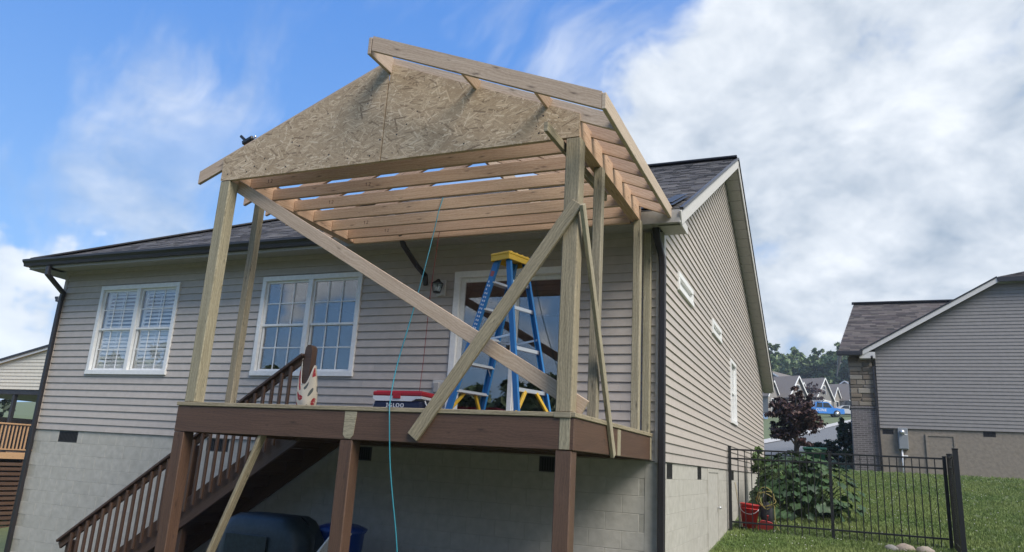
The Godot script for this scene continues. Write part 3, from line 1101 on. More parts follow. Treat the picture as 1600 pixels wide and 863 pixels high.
	# outlet pipe of the cut gutter, hanging under the soffit
	var hp := [Vector3(-3.50, 2.84, 0.52), Vector3(-3.47, 2.70, 0.48), Vector3(-3.36, 2.46, 0.26), Vector3(-3.31, 2.36, 0.10), Vector3(-3.305, 2.24, 0.075)]
	downspout(hp, 0.07, 0.055)

func downspout(pts: Array, w := 0.085, d := 0.065) -> void:
	var o := node("downspout", house)
	for k in pts.size() - 1:
		var a: Vector3 = pts[k]
		var b: Vector3 = pts[k + 1]
		var dir := (b - a).normalized()
		var e := 0.02
		lum("pipe", o, a - dir * e, b + dir * e, d - 0.002 * (k % 2), w - 0.002 * (k % 2), M.gutter, Vector3(0, 0, 1) if absf(dir.z) < 0.8 else Vector3.UP, 0.012)

# ------------------------------------------------------------------ deck
const DZ := 2.947
const DL := -4.462
const DR := -0.112
const DY := 0.31

func build_deck() -> void:
	var d := thing("deck", "raised deck stained dark brown with new pale edge boards on square posts", "deck")
	bx("rim_joist", d, Vector3(DL, 0.006, DZ - 0.038), Vector3(DR, 0.268, DZ), M.stain, 0.005)
	bx("rim_joist", d, Vector3(DR - 0.038, 0.006, 0.03), Vector3(DR, 0.268, DZ - 0.04), M.stain, 0.005)
	bx("rim_joist", d, Vector3(DL, 0.006, 0.03), Vector3(DL + 0.038, 0.268, DZ - 0.04), M.stain, 0.005)
	bx("ledger", d, Vector3(DL + 0.04, 0.006, 0.022), Vector3(DR - 0.04, 0.24, 0.06), M.stain, 0.005)
	var x := DL + 0.42
	while x < DR - 0.2:
		bx("joist", d, Vector3(x, 0.03, 0.062), Vector3(x + 0.038, 0.266, DZ - 0.04), M.stain)
		x += 0.406
	# deck boards, the outermost ones new treated wood
	var z := DZ + 0.012
	var k := 0
	while z > 0.2:
		bx("deck_board", d, Vector3(DL - 0.012, 0.270, z - 0.138), Vector3(DR - 0.075, DY, z), M.pt if k == 0 else M.stain, 0.005)
		z -= 0.1435
		k += 1
	bx("deck_board", d, Vector3(DR - 0.073, 0.270, 0.03), Vector3(DR + 0.014, DY + 0.001, DZ + 0.012), M.pt, 0.005)
	# square posts
	for px in [DL, -2.387, -0.268]:
		bx("post", d, Vector3(px, gh(px, DZ) - 0.1, DZ - 0.142), Vector3(px + 0.14, 0.004, DZ - 0.002), M.stain, 0.007)
	# bare wood where rail posts stood before
	var st := new_st()
	st_prism(st, PackedVector2Array([Vector2(-2.355, 0.262), Vector2(-2.355, 0.05), Vector2(-2.325, 0.018), Vector2(-2.27, 0.015), Vector2(-2.24, 0.05), Vector2(-2.222, 0.262)]), DZ + 0.0005, DZ + 0.004)
	var p := mi("bare_patch", done(st), M.pt, d)
	p.set_meta("label", "unpainted strip left by a removed rail post")
	bx("bare_patch", d, Vector3(-0.235, 0.012, DZ + 0.0005), Vector3(-0.145, 0.262, DZ + 0.004), M.pt, 0.001)
	bx("bare_patch", d, Vector3(DR + 0.0005, 0.012, 1.46), Vector3(DR + 0.004, 0.262, 1.58), M.pt, 0.001)
	bx("bare_patch", d, Vector3(DR + 0.0005, 0.012, 0.035), Vector3(DR + 0.004, 0.262, 0.12), M.pt, 0.001)

# ------------------------------------------------------------------ porch frame
const RX := -2.27
const RT := 3.962
const SL := 0.414

func rt(x: float) -> float:
	return RT - SL * absf(x - RX)

# sloping board whose ends are cut plumb, top edge on the roof line
func plumb_board(called: String, parent: Node3D, x0: float, x1: float, z: float, w: float, t: float, m: Material, lift: float) -> void:
	var s := signf(x1 - x0)
	var an := atan(SL)
	var run := absf(x1 - x0)
	var len_ := run / cos(an)
	var cut := w * tan(an)
	var o2 := roff()
	var pts := PackedVector2Array([Vector2(0, 0), Vector2(len_, 0), Vector2(len_ + cut, -w), Vector2(cut, -w)])
	var st := new_st()
	var q := PackedVector2Array()
	for p in pts:
		q.append(p + o2 * Vector2(1, 0))
	st_prism(st, pts, -t * 0.5, t * 0.5)
	var ytop := RT - SL * absf(x0 - RX) + lift
	if x0 < RX and s > 0:
		ytop = RT + SL * absf(x0 - RX) + lift
	var b := Basis(Vector3(cos(an), -sin(an), 0), Vector3(sin(an), cos(an), 0), Vector3(0, 0, 1))
	if s < 0:
		b = Basis(Vector3.UP, PI) * b
	mi(called, done(st), vary(m), parent, Transform3D(b, Vector3(x0, ytop, z)))

func build_porch() -> void:
	var p := thing("porch_frame", "unfinished gabled porch roof of new lumber on treated posts with strand board gable", "porch")
	porch = p
	# posts
	bx("post", p, Vector3(-4.392, DY, DZ - 0.142), Vector3(-4.252, 2.772, DZ - 0.002), M.pt, 0.008)
	bx("post", p, Vector3(-0.282, DY + 0.001, DZ - 0.142), Vector3(-0.142, 2.772, DZ - 0.002), M.pt, 0.008)
	bx("post_cap", p, Vector3(-0.285, DY + 0.002, DZ - 0.144), Vector3(-0.139, DY - 0.045, DZ + 0.016), M.pt, 0.003)
	bx("post", p, Vector3(-4.39, DY, 2.295), Vector3(-4.30, 2.772, 2.385), M.pt, 0.006)
	bx("post", p, Vector3(-0.232, DY + 0.001, 2.14), Vector3(-0.142, 2.772, 2.23), M.pt, 0.006)
	bx("post", p, Vector3(-0.232, DY + 0.001, 0.50), Vector3(-0.142, 2.772, 0.59), M.pt, 0.006)
	bx("post", p, Vector3(-0.215, DY + 0.001, 0.03), Vector3(-0.125, 2.762, 0.12), M.pt, 0.006)
	# beams of three plies each side
	for k in 3:
		var xr := -0.162 - 0.0395 * k
		bx("beam_ply", p, Vector3(xr - 0.038, 2.776, 0.503), Vector3(xr, 2.990, DZ - 0.014), M.pine)
		var xl := -4.385 + 0.0395 * k
		bx("beam_ply", p, Vector3(xl, 2.776, 0.503), Vector3(xl + 0.038, 2.990, DZ - 0.014), M.pine)
	# ceiling joists
	for z in [2.60, 2.22, 1.825, 1.43, 1.035, 0.665]:
		bx("ceiling_joist", p, Vector3(-4.263, 2.790, z - 0.019), Vector3(-0.283, 2.930, z + 0.019), M.pine, 0.005)
	bx("ceiling_joist", p, Vector3(-4.263, 2.778, DZ - 0.055), Vector3(-0.283, 2.930, DZ - 0.017), M.pine, 0.005)
	bx("ledger_joist", p, Vector3(-4.263, 2.755, 0.503), Vector3(-0.283, 2.945, 0.541), M.pine, 0.005)
	# rafters, ridge board
	var zs := [DZ - 0.036, 2.56, 2.18, 1.785, 1.39, 0.995, 0.60]
	for z in zs:
		for s in [-1.0, 1.0]:
			var xe: float = (RX + s * 2.43) if s > 0 else -4.75
			plumb_board("rafter", p, RX + s * 0.021, xe, z, 0.14, 0.038, M.pine if z < 2.9 else M.fresh, 0.0)
	bx("king_stud", p, Vector3(RX - 0.07, 2.932, DZ - 0.085), Vector3(RX + 0.07, RT - 0.24, DZ - 0.0565), M.pine)
	bx("ridge_board", p, Vector3(RX - 0.019, RT - 0.20, -1.5), Vector3(RX + 0.019, RT - 0.01, DZ + 0.40), M.fresh, 0.005)
	# fly rafter on the right with its lookouts, and the sub fascia
	var nr := Vector3(SL, 1, 0).normalized()
	plumb_board("barge_rafter", p, RX + 0.035, 0.163, DZ + 0.385, 0.148, 0.038, M.fresh, 0.008)
	bx("sub_fascia", p, Vector3(0.164, 2.795, 0.36), Vector3(0.202, 2.947, DZ + 0.405), M.fresh, 0.005)
	for x in [-1.21, -0.45]:
		var c := Vector3(x, rt(x), 0) - nr * 0.062
		lum("lookout", p, Vector3(c.x, c.y, DZ - 0.015), Vector3(c.x, c.y, DZ + 0.364), 0.095, 0.038, M.pine, nr)
	# strand board gable in two sheets
	var left := mi("gable_sheet", prism([Vector2(-4.392, 2.776), Vector2(-4.392, rt(-4.392) - 0.03), Vector2(RX - 0.010, RT - 0.05), Vector2(RX - 0.010, 2.776)], DZ - 0.0125, DZ - 0.0005), M.osb, p)
	left.set_meta("label", "left strand board sheet")
	var right := mi("gable_sheet", prism([Vector2(RX + 0.002, 2.776), Vector2(RX + 0.002, RT - 0.085), Vector2(-0.158, rt(-0.158) - 0.085), Vector2(-0.158, 2.776)], DZ - 0.0125, DZ - 0.0005), M.osb, p)
	right.set_meta("label", "right strand board sheet")
	# nail heads and dark knots in the sheets
	var nl := mat(L(0.03, 0.022, 0.018), 0.6)
	var nm := lathe([Vector2(0.0, 0.002), Vector2(0.006, 0.0015), Vector2(0.007, 0.0)], 8)
	for k in 46:
		var x := rnd(-4.2, -0.3)
		var top := rt(x) - 0.15
		var y := rnd(2.82, top)
		if k < 16:
			x = lerpf(-4.3, -0.25, k / 15.0)
			y = 2.85
		var o := mi("nail_head", nm, nl, p, Transform3D(Basis(Vector3.RIGHT, PI / 2).scaled(Vector3.ONE * rnd(0.6, 1.5)), Vector3(x, y, DZ - 0.0005)))
		o.rotate_object_local(Vector3.UP, rnd(0, 3))
	# scrap of guide board on the inner side of the right beam
	lum("guide_board", p, Vector3(-0.335, 2.715, 3.33), Vector3(-0.305, 2.715, 1.55), 0.09, 0.038, M.pt)
	# grade stamps on the joists
	var ink := mat(L(0.06, 0.035, 0.03), 0.9)
	var f := SystemFont.new()
	f.font_names = PackedStringArray(["Droid Sans"])
	for e in [[2.60, -3.98], [1.825, -3.70], [1.035, -3.72], [0.665, -3.63], [2.22, -2.9]]:
		var tm := TextMesh.new()
		tm.text = "1 2"
		tm.font = f
		tm.font_size = 32
		tm.pixel_size = 0.0018
		tm.depth = 0.001
		mi("grade_stamp", tm, ink, p, Transform3D(Basis.IDENTITY, Vector3(e[1], 2.86, e[0] + 0.0196)))

# ------------------------------------------------------------------ stairs
func build_stairs() -> void:
	var s := thing("deck_stairs", "dark brown wooden stairs with balustrade going down from the deck beside the house", "stairs")
	var rise := 0.1815
	var run := 0.267
	var n := 14
	for z in [1.0, 0.12]:
		lum("stringer", s, Vector3(-4.47, 0.13, z), Vector3(-4.47 - run * n, 0.13 - rise * n, z), 0.30, 0.038, M.stain, Vector3(0.5, 1, 0))
	for k in range(1, n):
		var x := -4.47 - run * k
		var y := DY - rise * k
		bx("tread", s, Vector3(x - 0.005, y - 0.036, 0.142), Vector3(x + 0.27, y, 0.978), M.stain, 0.005)
		bx("riser", s, Vector3(x + 0.262, y, 0.142), Vector3(x + 0.282, y + rise - 0.037, 0.978), M.stain, 0.003)
		if k % 2 == 1:
			bx("bracket", s, Vector3(x + 0.02, y - 0.062, 0.955), Vector3(x + 0.23, y - 0.038, 0.978), M.alu, 0.002)
	# handrail, newels and balusters
	var a := Vector3(-4.45, 1.10, 1.045)
	var b := Vector3(-8.33, -1.545, 1.045)
	lum("handrail", s, a, b, 0.036, 0.13, M.stain, Vector3.UP, 0.006)
	var dr := Vector3(0, -0.064, -0.012)
	lum("top_rail", s, a + dr + Vector3(-0.02, 0, 0), b + dr, 0.09, 0.036, M.stain)
	for q in [[-4.39, 1.23, 0.0], [-6.20, -0.12, 1.0], [-8.24, -1.53, 1.0]]:
		var x: float = q[0]
		var zc := 0.965 if q[2] > 0 else 1.0
		if q[2] > 0:
			zc = 0.93
		var yb := DY if q[2] == 0.0 else gh(x, 1.0) - 0.1
		if q[2] == 0.0:
			var st := new_st()
			st_prism(st, PackedVector2Array([Vector2(-0.055, yb - 0.3), Vector2(0.055, yb - 0.3), Vector2(0.055, 1.16), Vector2(0.045, 1.20), Vector2(0.02, 1.228), Vector2(-0.02, 1.228), Vector2(-0.045, 1.20), Vector2(-0.055, 1.16)]), -0.055, 0.055)
			mi("newel_post", done(st), M.stain, s, Transform3D(Basis.IDENTITY, Vector3(x, 0, 1.0)))
		else:
			bx("newel_post", s, Vector3(x - 0.05, yb, zc - 0.05), Vector3(x + 0.05, q[1], zc + 0.05), M.stain, 0.008)
	var x := -4.62
	while x > -8.16:
		var yr := a.y + (x - a.x) * (a.y - b.y) / (a.x - b.x) - 0.026
		bx("baluster", s, Vector3(x - 0.019, yr - 0.94, 1.053), Vector3(x + 0.019, yr - 0.01, 1.091), M.stain, 0.004)
		x -= 0.133

# ------------------------------------------------------------------ temporary braces
func build_braces() -> void:
	var o := lum("diagonal_brace", self, Vector3(-4.37, 2.815, DZ - 0.163), Vector3(-0.075, 0.36, DZ - 0.163), 0.135, 0.036, M.fresh)
	tag(o, "long pale board sloping from left porch post down across the ladder", "brace")
	o = lum("prop_brace", self, Vector3(-0.145, 2.13, DZ + 0.018), Vector3(-1.60, 0.055, DZ + 0.018), 0.12, 0.036, M.pt)
	tag(o, "greenish board leaning from right front post over the deck edge", "brace")
	o = lum("side_brace", self, Vector3(-0.090, 2.10, 2.995), Vector3(-0.090, 0.00, 1.80), 0.085, 0.036, M.pt, Vector3(0, 0.6, 1))
	tag(o, "thin board nailed slanting on the side of the deck below right post", "brace")
	o = lum("ground_brace", self, Vector3(-3.34, 0.02, DZ - 0.06), Vector3(-4.23, -2.25, DZ - 0.06), 0.036, 0.088, M.pt)
	tag(o, "weathered board propped under the deck in front of the stairs", "brace")

# ------------------------------------------------------------------ stepladder
func build_ladder() -> void:
	var o := thing("stepladder", "blue fibreglass stepladder with yellow top standing open on the deck", "ladder", Vector3(-1.331, DY, 1.626))
	var th := 0.312
	var u := Vector3(cos(th), 0, sin(th))
	var w := Vector3(sin(th), 0, -cos(th))
	var H := 1.735
	var sf := 0.577
	var sr := 0.424
	var wt := 0.292
	var wb := 0.541
	var top := func(side: float, front: bool) -> Vector3:
		return Vector3(0, H, 0) + w * side * wt * 0.5 + u * (-0.075 if front else 0.075)
	var bot := func(side: float, front: bool) -> Vector3:
		return w * side * wb * 0.5 + u * (-sf if front else sr)
	var at := func(side: float, front: bool, y: float) -> Vector3:
		var a: Vector3 = bot.call(side, front)
		var b: Vector3 = top.call(side, front)
		return a.lerp(b, y / H)
	for side in [-1.0, 1.0]:
		for front in [true, false]:
			var a: Vector3 = bot.call(side, front)
			var b: Vector3 = top.call(side, front)
			var dir: Vector3 = (b - a).normalized()
			var wd := 0.082 if front else 0.062
			# channel: web and two flanges
			var r := lum("rail", o, a + dir * 0.03, b, wd, 0.007, M.ladder, u, 0.001)
			var ax := (u - dir * u.dot(dir)).normalized()
			for e in [-1.0, 1.0]:
				var d2: Vector3 = ax * e * (wd * 0.5 - 0.003) - w * side * 0.014
				lum("flange", o, a + dir * 0.03 + d2, b + d2, 0.006, 0.024, M.ladder, ax, 0.001)
			lum("foot", o, a, a + dir * 0.05, wd + 0.006, 0.036, M.black, u)
	for k in 5:
		var y := 0.29 + 0.295 * k
		var a: Vector3 = at.call(-1.0, true, y)
		var b: Vector3 = at.call(1.0, true, y)
		var st := lum("step", o, a, b, 0.028, 0.086, M.alu)
		for e in [-0.4, 0.0, 0.4]:
			var c := (a + b) * 0.5
			lum("tread_rib", o, a.lerp(b, 0.03) + u * 0.08 * e + Vector3(0, 0.016, 0), a.lerp(b, 0.97) + u * 0.08 * e + Vector3(0, 0.016, 0), 0.004, 0.006, M.alu)
		if k == 1 or k == 2:
			for s2 in [0.12, 0.88]:
				var p := a.lerp(b, s2)
				lum("knee_brace", o, p + Vector3(0, -0.012, 0), a.lerp(b, 0.02 if s2 < 0.5 else 0.98) + Vector3(0, -0.09, 0), 0.016, 0.006, M.alu, w)
	for y in [0.29, 0.72, 1.16, 1.45]:
		lum("cross_bar", o, at.call(-1.0, false, y), at.call(1.0, false, y), 0.042, 0.018, M.alu, Vector3.UP)
	for front in [true, false]:
		for side in [-1.0, 1.0]:
			var a: Vector3 = at.call(side, front, 0.05)
			var b: Vector3 = at.call(side * 0.35, front, 0.28)
			lum("foot_brace", o, a, b, 0.03, 0.035, M.yellow, u)
	for side in [-1.0, 1.0]:
		var a: Vector3 = at.call(side * 0.97, true, 0.86)
		var b: Vector3 = at.call(side * 0.97, false, 0.86)
		var m := (a + b) * 0.5 + Vector3(0, -0.03, 0)
		lum("spreader", o, a, m, 0.022, 0.004, M.alu)
		lum("spreader", o, m, b, 0.022, 0.004, M.alu)
	# top cap with a raised rim and tool slots
	var cap := node("top_cap", o, Vector3(0, H, 0))
	cap.basis = Basis(u, Vector3.UP, -w)
	bx("plate", cap, Vector3(-0.135, 0.012, -0.20), Vector3(0.135, 0.042, 0.20), M.yellow, 0.012)
	bx("skirt", cap, Vector3(-0.132, -0.045, -0.197), Vector3(-0.115, 0.012, 0.197), M.yellow, 0.006)
	bx("skirt", cap, Vector3(0.115, -0.045, -0.197), Vector3(0.132, 0.012, 0.197), M.yellow, 0.006)
	bx("skirt", cap, Vector3(-0.115, -0.045, -0.197), Vector3(0.115, 0.012, -0.18), M.yellow, 0.006)
	bx("skirt", cap, Vector3(-0.115, -0.045, 0.18), Vector3(0.115, 0.012, 0.197), M.yellow, 0.006)
	for e in [-0.13, -0.04, 0.05, 0.14]:
		bx("rib", cap, Vector3(-0.12, 0.042, e - 0.014), Vector3(0.12, 0.054, e + 0.014), M.yellow, 0.005)
	# printed label of dashes on the near front rail
	var ax2 := (at.call(-1.0, true, 1.5) - at.call(-1.0, true, 0.2)) as Vector3
	ax2 = ax2.normalized()
	var fx := (u - ax2 * u.dot(ax2)).normalized()
	var out := -w
	for k in 15:
		for j in 2:
			if rng.randf() < 0.12:
				continue
			var c: Vector3 = at.call(-1.0, true, 1.47 - 0.042 * k) + out * 0.0042 + fx * (-0.014 + 0.028 * j)
			lum("label_dash", o, c - ax2 * 0.010, c + ax2 * 0.010, 0.015, 0.001, M.plain_white, fx, 0.0)
	var lc: Vector3 = at.call(-1.0, true, 1.56) + out * 0.0042
	var lb := lum("label_patch", o, lc - ax2 * 0.03, lc + ax2 * 0.03, 0.05, 0.001, mat(L(0.35, 0.08, 0.07), 0.5), fx, 0.0)

# ------------------------------------------------------------------ small things on and round the deck
func build_small_things() -> void:
	# cooler
	var c := thing("cooler", "ice chest with red lid, white band and navy body by the siding", "cooler", Vector3(-2.875, DY, 1.05))
	bx("body", c, Vector3(-0.325, 0.0, -0.18), Vector3(0.325, 0.21, 0.18), M.navy, 0.02)
	mi("band", prism([Vector2(-0.335, 0.265), Vector2(-0.335, 0.235), Vector2(-0.29, 0.205), Vector2(0.20, 0.205), Vector2(0.26, 0.235), Vector2(0.335, 0.235), Vector2(0.335, 0.265)], -0.187, 0.187), M.plain_white, c)
	bx("lid", c, Vector3(-0.34, 0.267, -0.19), Vector3(0.34, 0.318, 0.19), M.red, 0.018)
	bx("lid_top", c, Vector3(-0.31, 0.315, -0.16), Vector3(0.31, 0.329, 0.16), M.red, 0.012)
	bx("latch", c, Vector3(-0.05, 0.235, 0.188), Vector3(0.05, 0.29, 0.2), M.red, 0.006)
	for s in [-1.0, 1.0]:
		tube("handle", c, curve([Vector3(s * 0.33, 0.22, -0.10), Vector3(s * 0.37, 0.15, -0.10), Vector3(s * 0.375, 0.11, 0.0), Vector3(s * 0.37, 0.15, 0.10), Vector3(s * 0.33, 0.22, 0.10)], 12), 0.009, M.plain_white)
	var f := SystemFont.new()
	f.font_names = PackedStringArray(["Droid Sans"])
	f.font_weight = 800
	var tm := TextMesh.new()
	tm.text = "IGLOO"
	tm.font = f
	tm.font_size = 40
	tm.pixel_size = 0.0016
	tm.depth = 0.002
	mi("lettering", tm, M.plain_white, c, Transform3D(Basis.IDENTITY.scaled(Vector3(1.25, 1, 1)), Vector3(-0.02, 0.156, 0.181)))
	# printed cloth bag on the newel
	build_bag()
	# wall lantern
	var l := thing("wall_lantern", "small black carriage lantern on the siding left of sliding door", "lantern", Vector3(-3.07, 2.2, 0.016))
	bx("mount_block", l, Vector3(-0.07, -0.13, 0.0), Vector3(0.07, 0.10, 0.03), M.trim, 0.01)
	tube("arm", l, curve([Vector3(0, -0.02, 0.03), Vector3(0.0, 0.06, 0.06), Vector3(0, 0.09, 0.11), Vector3(0, 0.07, 0.14)], 10), 0.008, M.black)
	var body := node("cage", l, Vector3(0, -0.04, 0.14))
	var cap := lathe([Vector2(0.0, 0.125), Vector2(0.015, 0.12), Vector2(0.03, 0.10), Vector2(0.085, 0.062), Vector2(0.095, 0.05), Vector2(0.0, 0.05)], 6)
	mi("hood", cap, M.black, body)
	mi("base", lathe([Vector2(0.0, -0.075), Vector2(0.055, -0.07), Vector2(0.06, -0.055), Vector2(0.0, -0.052)], 6), M.black, body)
	for k in 6:
		var a := TAU * k / 6
		lum("bar", body, Vector3(cos(a) * 0.085, 0.055, sin(a) * 0.085), Vector3(cos(a) * 0.055, -0.06, sin(a) * 0.055), 0.008, 0.008, M.black)
	mi("lantern_glass", lathe([Vector2(0.050, -0.055), Vector2(0.078, 0.052)], 6), M.lamp_glass, body)
	mi("bulb", lathe([Vector2(0.0, 0.02), Vector2(0.018, 0.01), Vector2(0.022, -0.01), Vector2(0.012, -0.04), Vector2(0.0, -0.045)], 10), M.plain_white, body)
	# hoses
	var teal := mat(L(0.015, 0.17, 0.215), 0.45)
	var hp := curve([Vector3(-2.36, 2.94, 1.45), Vector3(-2.36, 2.76, 1.52), Vector3(-2.30, 2.2, 1.76), Vector3(-2.16, 1.4, 2.22), Vector3(-1.98, 0.72, 2.73), Vector3(-1.87, 0.335, 2.965), Vector3(-1.845, 0.24, 2.992), Vector3(-1.80, -0.15, 2.985), Vector3(-1.74, -0.45, 2.985), Vector3(-1.64, -0.9, 2.99), Vector3(-1.53, -1.6, 3.02), Vector3(-1.45, -1.98, 3.2)], 90)
	var hose := tube("air_hose", self, hp, 0.006, teal, 8)
	tag(hose, "thin teal air hose hanging from the ceiling joists over the deck edge", "hose")
	var cp := curve([Vector3(-2.82, 2.80, 0.66), Vector3(-2.83, 2.70, 0.66), Vector3(-2.98, 2.0, 0.48), Vector3(-3.09, 1.2, 0.32), Vector3(-3.05, 0.6, 0.42), Vector3(-2.80, 0.35, 0.72), Vector3(-2.5, 0.315, 1.2)], 60)
	var cord := tube("power_cord", self, cp, 0.0045, mat(L(0.20, 0.03, 0.03), 0.5), 6)
	tag(cord, "thin dark red power cord hanging in front of the siding beside lantern", "cord")
	# tool left on the left roof slope
	var t := thing("nail_gun", "small dark tool lying on the left edge of porch roof", "nail gun", Vector3(-4.17, rt(-4.17) + 0.09, DZ - 0.1))
	t.rotation.z = 0.39
	t.scale = Vector3.ONE * 0.7
	bx("body", t, Vector3(-0.11, 0.0, -0.035), Vector3(0.11, 0.075, 0.035), M.black, 0.015)
	lum("handle", t, Vector3(-0.04, 0.05, 0), Vector3(-0.12, 0.20, 0), 0.045, 0.04, M.black, Vector3.RIGHT, 0.012)
	bx("nose", t, Vector3(0.11, 0.01, -0.015), Vector3(0.17, 0.045, 0.015), M.alu, 0.005)
	lum("magazine", t, Vector3(0.12, 0.0, 0), Vector3(-0.09, -0.055, 0), 0.028, 0.024, M.gutter)
	# things stored under the deck
	var g := thing("covered_grill", "barbecue under a dark grey green cover below the deck stairs", "grill", Vector3(-4.35, gh(-4.35, 1.3), 1.35))
	var cv := tri_mat(Color.WHITE, 0.45, noise_tex(61, Color(0.012, 0.022, 0.026), Color(0.025, 0.042, 0.048), 0.03), 1.0)
	var st := new_st()
	st.set_smooth_group(1)
	var rings := [[0.0, 0.66, 0.36], [0.5, 0.63, 0.33], [0.86, 0.62, 0.32], [0.95, 0.58, 0.30], [1.06, 0.48, 0.28], [1.11, 0.40, 0.22]]
	var nz := noise(9, 3.0, 2)
	var ringpt := func(r: Array, i: int) -> Vector3:
		var a := TAU * i / 40.0
		var ca := cos(a)
		var sa := sin(a)
		var q := pow(pow(absf(ca), 5.0) + pow(absf(sa), 5.0), -0.2)
		var wob: float = 1.0 + 0.05 * nz.get_noise_2d(a * 1.4, r[0]) + 0.018 * sin(a * 11.0 + r[0] * 2.0) * (1.2 - r[0])
		return Vector3(ca * q * r[1] * wob, r[0], sa * q * r[2] * wob)
	for k in rings.size() - 1:
		for i in 40:
			var n := Vector3(cos(TAU * (i + 0.5) / 40), 0.3, sin(TAU * (i + 0.5) / 40))
			quad(st, ringpt.call(rings[k], i), ringpt.call(rings[k], i + 1), ringpt.call(rings[k + 1], i + 1), ringpt.call(rings[k + 1], i), n)
	for i in 40:
		tri(st, Vector3(0, 1.12, 0), ringpt.call(rings[5], i), ringpt.call(rings[5], i + 1), Vector3.UP)
	mi("cover", done(st), cv, g)
	bx("side_pocket", g, Vector3(-0.38, 0.55, 0.335), Vector3(0.22, 0.90, 0.352), cv, 0.006)
	for e in [-0.5, 0.5]:
		var wh := mi("wheel", lathe([Vector2(0.0, -0.02), Vector2(0.08, -0.02), Vector2(0.09, 0.0), Vector2(0.08, 0.02), Vector2(0.0, 0.02)], 18), M.black, g)
		wh.transform = Transform3D(Basis(Vector3.RIGHT, PI / 2), Vector3(e, 0.09, 0.37))
	var tb := thing("storage_tub", "bright blue plastic tub beside the covered grill under deck", "tub", Vector3(-3.72, gh(-3.62, 1.0), 0.85))
	var blue := mat(L(0.01, 0.05, 0.24), 0.35)
	mi("tub", lathe([Vector2(0.0, 0.02), Vector2(0.22, 0.0), Vector2(0.28, 0.85), Vector2(0.30, 0.86), Vector2(0.30, 0.89), Vector2(0.26, 0.89), Vector2(0.25, 0.5)], 28), blue, tb)
	mi("lid", lathe([Vector2(0.0, 0.96), Vector2(0.20, 0.945), Vector2(0.31, 0.905), Vector2(0.315, 0.88)], 28), blue, tb)
	var pn := lum("white_panel", self, Vector3(-3.95, gh(-3.95, 1.6) + 0.02, 1.62), Vector3(-3.25, -0.98, 1.5), 0.4, 0.02, M.plain_white, Vector3(0, 0, 1))
	tag(pn, "white board leaning behind the middle deck post", "board")

func build_bag() -> void:
	# cloth: cream with red and grey flower discs
	var s := 256
	var img := Image.create(s, s, false, Image.FORMAT_RGB8)
	var nz := noise(77, 0.2, 3)
	for y in s:
		for x in s:
			var v := 0.94 + 0.06 * nz.get_noise_2d(x, y) + 0.02 * sin(x * 1.6) + 0.02 * sin(y * 1.6)
			img.set_pixel(x, y, L(0.62 * v, 0.55 * v, 0.43 * v))
	var r := RandomNumberGenerator.new()
	r.seed = 3
	for gy in 4:
		for gx in 5:
			var cx := gx * 51 + (25 if gy % 2 else 0) + r.randi_range(-5, 5)
			var cy := gy * 64 + 30 + r.randi_range(-6, 6)
			var red := (gx + gy) % 2 == 0
			var rad := 19.0 if red else 13.0
			for y in range(cy - 22, cy + 23):
				for x in range(cx - 22, cx + 23):
					var d := Vector2(x - cx, y - cy)
					var a := d.angle()
					if d.length() < rad and (absf(sin(a * 2.0)) * d.length() > 1.6 or not red):
						img.set_pixel(posmod(x, s), posmod(y, s), L(0.33, 0.022, 0.028) if red else L(0.10, 0.11, 0.10))
	var cm := mat(Color.WHITE, 0.9, ImageTexture.create_from_image(img))
	cm.uv1_scale = Vector3(1.15, 0.85, 1)
	var o := thing("cloth_bag", "cream cloth bag with red and grey flowers hanging on stair newel", "bag", Vector3(-4.39, 0, 1.0))
	var st := new_st()
	st.set_smooth_group(1)
	var n := 36
	var rows := 12
	var pt := func(i: int, k: int) -> Vector3:
		var a := TAU * i / n
		var c := cos(a)
		var sn := sin(a)
		# rim: high at the left, low in front, middling at the right
		var rim := 0.86 + 0.27 * smoothstep(0.2, 1.0, -c) + 0.10 * smoothstep(0.3, 1.0, c) - 0.15 * smoothstep(0.1, 0.9, sn)
		var t := float(k) / rows
		var y := lerpf(rim, 0.315 + 0.02 * sin(a * 3.0), t)
		var rad := lerpf(0.085, 0.125, sin(t * PI * 0.8)) * (1.0 - 0.45 * pow(t, 6.0))
		rad *= 1.0 + 0.10 * sin(a * 5.0 + t * 4.0) * t
		return Vector3(c * rad * 1.12 + 0.055 * t, y, sn * rad + 0.03 * t)
	for k in rows:
		for i in n:
			var a := TAU * (i + 0.5) / n
			var u0 := float(i) / n
			var u1 := float(i + 1) / n
			var v0 := float(k) / rows
			var v1 := float(k + 1) / rows
			quad(st, pt.call(i, k), pt.call(i + 1, k), pt.call(i + 1, k + 1), pt.call(i, k + 1), Vector3(cos(a), 0, sin(a)), [Vector2(u0, v0), Vector2(u1, v0), Vector2(u1, v1), Vector2(u0, v1)])
	mi("pouch", done(st), cm, o)
	var rim := []
	for i in n + 1:
		rim.append(pt.call(i % n, 0) + Vector3(0, 0.002, 0))
	tube("hem", o, rim, 0.006, mat(L(0.66, 0.62, 0.55), 0.9), 6)

# ------------------------------------------------------------------ fence
func fence_panel(f: Node3D, a: Vector3, b: Vector3, top: float, low: float) -> void:
	var d := (b - a).normalized()
	var len_ := a.distance_to(b)
	for y in [top - 0.012, top - 0.175, low + 0.15]:
		lum("rail", f, Vector3(a.x, y, a.z), Vector3(b.x, y, b.z), 0.03, 0.028, M.black, Vector3.UP, 0.002)
	var n := int(len_ / 0.112)
	for k in range(1, n):
		var p := a.lerp(b, float(k) / n)
		bx("picket", f, Vector3(p.x - 0.008, low, p.z - 0.008), Vector3(p.x + 0.008, top - 0.028, p.z + 0.008), M.black, 0.002)

